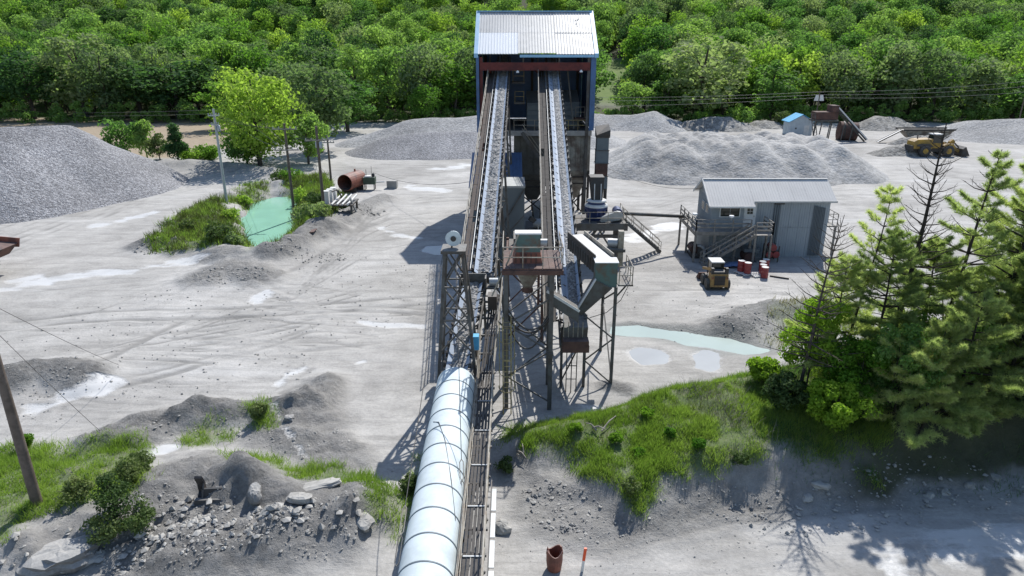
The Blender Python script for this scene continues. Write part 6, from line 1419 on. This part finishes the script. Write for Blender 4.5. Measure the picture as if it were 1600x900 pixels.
ng.links.new(gi.outputs[0], ip.inputs['Points']); ng.links.new(ci.outputs[0], ip.inputs['Instance']); ng.links.new(na('idx', 'INT'), ip.inputs['Instance Index']); ng.links.new(cx3.outputs[0], ip.inputs['Rotation']); ng.links.new(na('scl', 'FLOAT_VECTOR'), ip.inputs['Scale']); ng.links.new(ip.outputs[0], go.inputs[0])
md_ = fo.modifiers.new('forest', 'NODES'); md_.node_group = ng
# undergrowth along the wood's edge
rb = random.Random(9); us = []
for k_ in range(150):
    x = -125+k_*1.75+rb.uniform(-.8, .8); y = 163.5+rb.uniform(-2.0, 2.5)
    if -47 < x < -30 and y < 162: continue
    us.append((x, y))
Vv = []; Ff = []; Tt_ = []; c0_ = 0
for x, y in us:
    P, Nn, T1, c, rs = crown_pts(int(x*10) % 9999, 0, rb.uniform(2.2, 6.0), rb.uniform(2.8, 4.6), 7, 320, 'wide', .4); P = P+np.array([x, y, gz(x, y)-.2]); V, F = quads(P, Nn, .26, rs); Vv.append(V); Ff.append(F+c0_); c0_ += len(V); Tt_.append(T1)
tag(link('undergrowth', np_mesh('undergrowth', np.concatenate(Vv), np.concatenate(Ff), leafA, np.concatenate(Tt_))), 'tangled green undergrowth along the edge of the wood', 'undergrowth', kind='stuff')

# ------------------------------------------------------------------ pines on the right-hand bank
def needle_tufts(P, D, rs, nper, L, wd):
    n_ = len(P); P = np.repeat(P, nper, 0); D = np.repeat(D, nper, 0); d = D*.6+rs.normal(size=P.shape)*.6; d[:, 2] += .12; d /= np.linalg.norm(d, axis=1, keepdims=True); s = np.cross(d, rs.normal(size=P.shape)); s /= np.linalg.norm(s, axis=1, keepdims=True)+1e-9
    l = L*(.6+.6*rs.rand(len(P), 1)); P = P+D*rs.rand(len(P), 1)*.12; V = np.stack([P-s*wd, P+s*wd, P+d*l], 1).reshape(-1, 3); return V, np.arange(len(V)).reshape(-1, 3), np.repeat(rs.rand(n_)*.7, nper)+.3*rs.rand(len(P))
def pine(lab, x, y, h, spread, seed, lean=(0, 0), bare=0.0, z0=None, low=.1, whorl=.55, nper=21, r=.15, tl=.235, dense=1.0, name='pine_tree', grp='pines on the bank', needles=True, wid=.0115):
    rs = np.random.RandomState(seed); z = gz(x, y) if z0 is None else z0; S = thing(name, lab, 'tree', (x, y, z), grp); tr = MB(); o = Vector((x, y, z))
    ax = lambda t: Vector((lean[0]*t+.10*math.sin(t*5+seed), lean[1]*t+.08*math.sin(t*4+seed*2), h*t))
    tr.path([o+ax(t/8) for t in range(9)], r, 8, r*.12); br = MB(); P = []; D = []; zz = low*h; k = 0
    while zz < h*.97:
        t = zz/h; nb = rs.randint(3, 6); L = spread*(1-t)**.75*(.75+.5*rs.rand())+.25; ph = rs.rand()*6.28
        for b_ in range(nb):
            a = ph+b_*6.28/nb+rs.normal()*.25; l = L*(.6+.6*rs.rand()); up = .18+.35*t+rs.normal()*.1; d = Vector((math.cos(a), math.sin(a), up)).normalized(); p0 = o+ax(t); p1 = p0+d*l*.5+Vector((0, 0, -.03*l)); p2 = p0+d*l+Vector((0, 0, .10*l*(1 if t > .4 else -.4)))
            br.path([p0, p1, p2], max(.012, .028*l**.7), 4, .006)
            if not needles or rs.rand() < bare: 
                for q in range(3): 
                    s0 = p0+(p2-p0)*(.35+.25*q); sd = Vector((rs.normal(), rs.normal(), .3)).normalized(); br.path([s0, s0+(d+sd*.8).normalized()*l*.28], .009, 3, .004)
                continue
            m_ = int((4+7*l)*dense)
            for q in range(m_):
                f = .25+.75*(q+rs.rand())/m_; s0 = p0+(p1-p0)*(f*2) if f < .5 else p1+(p2-p1)*(f*2-1); side = Vector((-d.y, d.x, 0))*(1 if q % 2 else -1); sd = (d*.7+side*(.9*(1.1-f))+Vector((0, 0, .12+.1*rs.normal()))).normalized(); e = s0+sd*l*.36*(1.15-f)*(.6+.6*rs.rand())
                if q % 2: br.path([s0, e], .007, 3, .003)
                for w_ in (.35, .65, 1.0): pp = s0+(e-s0)*w_; P.append(pp); D.append(sd)
        zz += whorl*(.7+.6*rs.rand())*(1-.35*t); k += 1
    tr.build('trunk', barkd if needles else bark, S); br.build('branches', barkd if needles else bark, S)['kind'] = 'stuff'
    if P:
        V, F, T_ = needle_tufts(np.array(P), np.array(D), rs, nper, tl, wid); me = np_mesh('needles', V-np.array(origin(S)), None, needle, T_, F3=F); link('needles', me, S)['kind'] = 'stuff'
    return S
x, y, z = onground(1380, 575, 2.5); pine('tall bare dead pine with thin dark branches in front of the wheel loader', x, y, 12.0, 2.6, 5, (.6, -.1), 1.0, low=.3, r=.17, whorl=.5, nper=9)
x, y, z = onground(1452, 570, 2.5); pine('slender soft-needled pine just right of the bare dead pine', x, y, 10.8, 2.7, 6, (1.1, 0), .3, low=.12, r=.13, whorl=.85, dense=.85)
x, y, z = onground(1535, 570, 2.5); pine('full green pine near the right edge, its crown rising past the loader', x, y, 11.4, 3.8, 7, (1.0, 0), .15, low=.05, r=.18, whorl=.8, dense=1.15)
x, y, z = onground(1640, 560, 2.5); pine('large dense pine at the right edge of the picture', x, y, 11.8, 4.8, 8, (.2, -.2), 0, low=.03, r=.24, dense=1.6)
x, y, z = onground(1600, 660, 2.0); pine('low spreading pine in front at the right edge, boughs drooping over the rocks', x, y, 6.2, 4.0, 9, (0, -.4), 0, low=.05, r=.17, dense=1.6)
x, y, z = onground(1318, 580, 2.5); pine('thin young pine between the bare sapling and the dead pine', x, y, 9.2, 2.0, 10, (.6, 0), .35, low=.15, r=.09, whorl=.8, dense=.75)
x, y, z = onground(1425, 570, 2.5); pine('short bushy pine behind the dead pine trunk', x, y, 6.5, 3.0, 12, (.2, .2), 0, low=.05, r=.1, dense=1.4)
x, y, z = onground(1490, 640, 2.3); pine('short bushy pine low on the shaded bank', x, y, 5.6, 3.2, 13, (.0, -.2), 0, low=.05, r=.1, dense=1.4)
x, y, z = onground(1240, 628, 2.5); pine('bare grey sapling with thin twigs in front of the control building', x, y, 9.0, 2.3, 14, (.9, 0), 1.0, low=.22, r=.10, whorl=.42, needles=False, name='bare_sapling')
x, y, z = onground(1575, 545, 2.8); pine('dense pine behind the full green one, filling the gap to the right edge', x, y, 10.6, 4.0, 15, (.3, 0), 0, low=.05, r=.16, dense=1.4)
x, y, z = onground(1400, 650, 2.4); pine('knee-high pine sapling on the shaded bank below the dead pine', x, y, 3.6, 2.4, 16, (.0, 0), 0, low=.05, r=.06, dense=1.4)
x, y, z = onground(1560, 650, 2.2); pine('bushy young pine right of the short one on the shaded bank', x, y, 6.4, 3.6, 17, (.0, -.2), 0, low=.04, r=.1, dense=1.5)
x, y, z = onground(1352, 590, 2.6); pine('wispy young pine just left of the dead pine', x, y, 7.4, 2.8, 18, (.3, 0), .05, low=.08, r=.09, dense=1.0)
x, y, z = onground(1290, 585, 2.4); pine('wispy young pine right behind the bare sapling', x, y, 6.0, 2.4, 19, (.2, 0), .05, low=.1, r=.08, dense=1.0)
x, y, z = onground(1440, 660, 2.3); pine('feathery low pine on the shaded bank below the slender pine', x, y, 4.8, 3.4, 21, (0, -.2), 0, low=.04, r=.08, dense=1.3)
x, y, z = onground(1620, 690, 2.0); pine('feathery low pine at the lower right edge of the foliage', x, y, 5.2, 3.8, 22, (0, -.3), 0, low=.04, r=.09, dense=1.3)
# broadleaf growth below the pines
for k_, (px, py, h, w_, lab, m_) in enumerate(((1258, 610, 5.2, 3.4, 'leafy bright green young tree around the bare sapling', leafF), (1335, 640, 3.6, 3.8, 'leafy green bush below the thin young pine', leafF), (1300, 672, 2.6, 3.0, 'leafy shrub hanging over the shaded bank', leafF), (1225, 640, 1.8, 2.2, 'low leafy shrub at the top of the grass mound', leafE), (1385, 640, 4.2, 4.2, 'green bush around the foot of the dead pine', leafA), (1460, 610, 4.4, 4.6, 'dark green bush behind the slender pine', leafA), (1190, 600, 1.3, 1.8, 'small leafy weed clump on the rim of the mound', leafF))):
    x, y, z = onground(px, py, 2.5); near_tree(lab, x, y, h, w_, m_, 120+k_, .1, 34, 6500 if h > 2.5 else 3200, .078, 'wide', .24, 'broadleaf_shrub', 'shrub', 'shrubs under the pines', .05)
for k_, (px, py, h, w_) in enumerate(((180, 800, 1.5, 2.0), (205, 760, 1.2, 1.7), (160, 830, 1.3, 1.6), (215, 825, 1.4, 1.7), (225, 735, .9, 1.4), (40, 700, .8, .9), (405, 655, .9, 1.0), (640, 770, .9, 1.0), (120, 780, 1.0, 1.6))):
    x, y, z = onground(px, py, .5); near_tree('%s in the lower left grass' % ('grey-green willow bush right of the leaning pole', 'bushy weed clump above the willow bush', 'grey-green bush at the foot of the leaning pole', 'dense bush beside the dirt mound', 'small bush at the upper right corner', 'tiny bright bush at the left edge', 'dark tuft on the dirt ridge, right', 'green tuft close to the tube shadow, right', 'low leafy clump left of the willow bush')[k_], x, y, h, w_, leafE if k_ != 5 else leafF, 140+k_, .0, 22, 1900, .055, 'wide', .3, 'weed_bush', 'shrub', 'weed bushes in the foreground', .02)
for k_, (px, py, h, w_) in enumerate(((440, 300, 1.6, 3.2), (470, 318, 1.8, 3.0), (480, 350, 1.9, 3.0), (495, 325, 1.6, 2.6), (455, 285, 1.7, 3.4), (505, 350, 1.4, 2.2), (345, 372, 1.4, 3.0), (362, 345, 1.1, 2.2), (370, 385, 1.2, 2.0), (300, 360, .9, 2.4), (380, 305, 1.0, 2.0), (535, 325, 1.2, 1.8))):
    x, y, z = onground(px, py, .0); near_tree('reedy shrub on the pond bank, %s' % ('by the culvert', 'beside the two-crossarm pole', 'in front of the electrical rack', 'left of the electrical rack', 'by the haul road', 'under the electrical rack', 'at the water on the left bank', 'on the upper left bank', 'at the narrow outlet', 'far out on the left bank', 'by the galvanised pole', 'right of the electrical rack')[k_], x, y, h, w_, (leafE, leafB, leafD)[k_ % 3], 160+k_, .0, 18, 900, .13, 'wide', .34, 'reed_shrub', 'shrub', 'shrubs round the pond', .03)
# ------------------------------------------------------------------ grass
def grass(lab, box, n_, hmin, hmax, wd, m, seed, thr=.0):
    rs = np.random.RandomState(seed); x = box[0]+(box[1]-box[0])*rs.rand(n_); y = box[2]+(box[3]-box[2])*rs.rand(n_); v = samp(ATT, x, y)[:, 2]; cl = fbm(x, y, .8, seed, 3); big_ = fbm(x, y, 3.0, seed+4, 3)
    ok = rs.rand(n_) < np.clip((v-thr)*1.3, 0, 1)*np.clip(.62+1.4*cl, .05, 1); x, y, cl, big_ = x[ok], y[ok], cl[ok], big_[ok]; n2 = len(x); z = samp(GZ, x, y)-.03
    h_ = (hmin+(hmax-hmin)*rs.rand(n2)**1.5)*(.75+.8*np.clip(cl+.3, 0, 1)); a = rs.rand(n2)*6.283; ln = rs.normal(size=(n2, 2))*.42*h_[:, None]; P = np.stack([x, y, z], -1); s = np.stack([np.cos(a)*wd, np.sin(a)*wd, np.zeros(n2)], -1); tip = P+np.stack([ln[:, 0], ln[:, 1], h_], -1)
    V = np.stack([P-s, P+s, tip], 1).reshape(-1, 3); T_ = np.clip(.45+.75*big_+.3*rs.normal(size=n2), 0, 1); o = link('grass', np_mesh('grass', V, None, m, T_, F3=np.arange(len(V)).reshape(-1, 3))); tag(o, lab, 'grass', kind='stuff')
grass('lush green grass on the mound right of the conveyors', (-1.5, 17, 21, 34), 330000, .12, .32, .014, grassm, 3)
grass('dry stalks mixed into the grass of the mound', (-1.5, 17, 21, 34), 26000, .2, .45, .008, reedm, 23)
grass('green grass and weeds in the lower left corner', (-32, -4, 16, 34), 300000, .14, .40, .014, grassm, 5)
grass('rough grass and reeds round the turquoise pond', (-46, -12, 58, 98), 90000, .3, .85, .035, reedm, 7); grass('green grass on the pond banks', (-46, -12, 58, 98), 110000, .25, .6, .035, grassm, 8)
grass('thin grass on the bank by the stream', (10, 24, 36, 48), 20000, .2, .5, .02, reedm, 9)
grass('shaded grass and weeds under the trees on the right bank', (11, 27, 24, 34), 45000, .15, .4, .014, leafC, 19, -.06)
for k_, (px, py, h, w_, m_) in enumerate(((900,672,.35,.7,leafF),(960,690,.45,.8,leafF),(1000,715,.35,.8,leafF),(1045,680,.35,.7,leafF),(1090,700,.4,.8,leafF),(1010,650,.4,.7,leafF),(985,770,.7,.9,leafE),(1160,710,.6,1.0,leafE),(790,735,.6,1.0,leafE))):
    x, y, z = onground(px, py, 1.0); near_tree('small weed clump on the grass mound, %s' % ('by the forked branch', 'bright one below the branch', 'third one down mid slope', 'bright one near the crest', 'right of the mid slope', 'bright one on the crest', 'on the lowest grass tongue', 'above the bare bank', 'beside the catwalk end')[k_], x, y, h, w_, m_, 200+k_, .0, 16, 900, .05, 'wide', .32, 'weed_clump', 'weed', 'weed clumps on the mound', .015)
# dry grey brush on the mound's rim
mb = MB(); rq = random.Random(6)
for (px, py, nn_) in ((1105, 618, 50), (1130, 640, 60), (1150, 655, 60), (1085, 612, 40), (1180, 690, 30)):
    x0, y0, z0 = onground(px, py, 1.5)
    for _ in range(nn_):
        x = x0+rq.gauss(0, .45); y = y0+rq.gauss(0, .35); z = gz(x, y); a = rq.random()*6.28; l = rq.uniform(.4, .9); e = (x+math.cos(a)*l*.6, y+math.sin(a)*l*.6, z+l*.8); mb.path([(x, y, z-.05), ((x+e[0])/2+rq.uniform(-.1, .1), (y+e[1])/2, (z+e[2])/2+.1), e], .008, 3, .003)
tag(mb.build('dry_brush', brushm), 'tangle of dry grey brush on the rim of the grass mound', 'brush', kind='stuff')
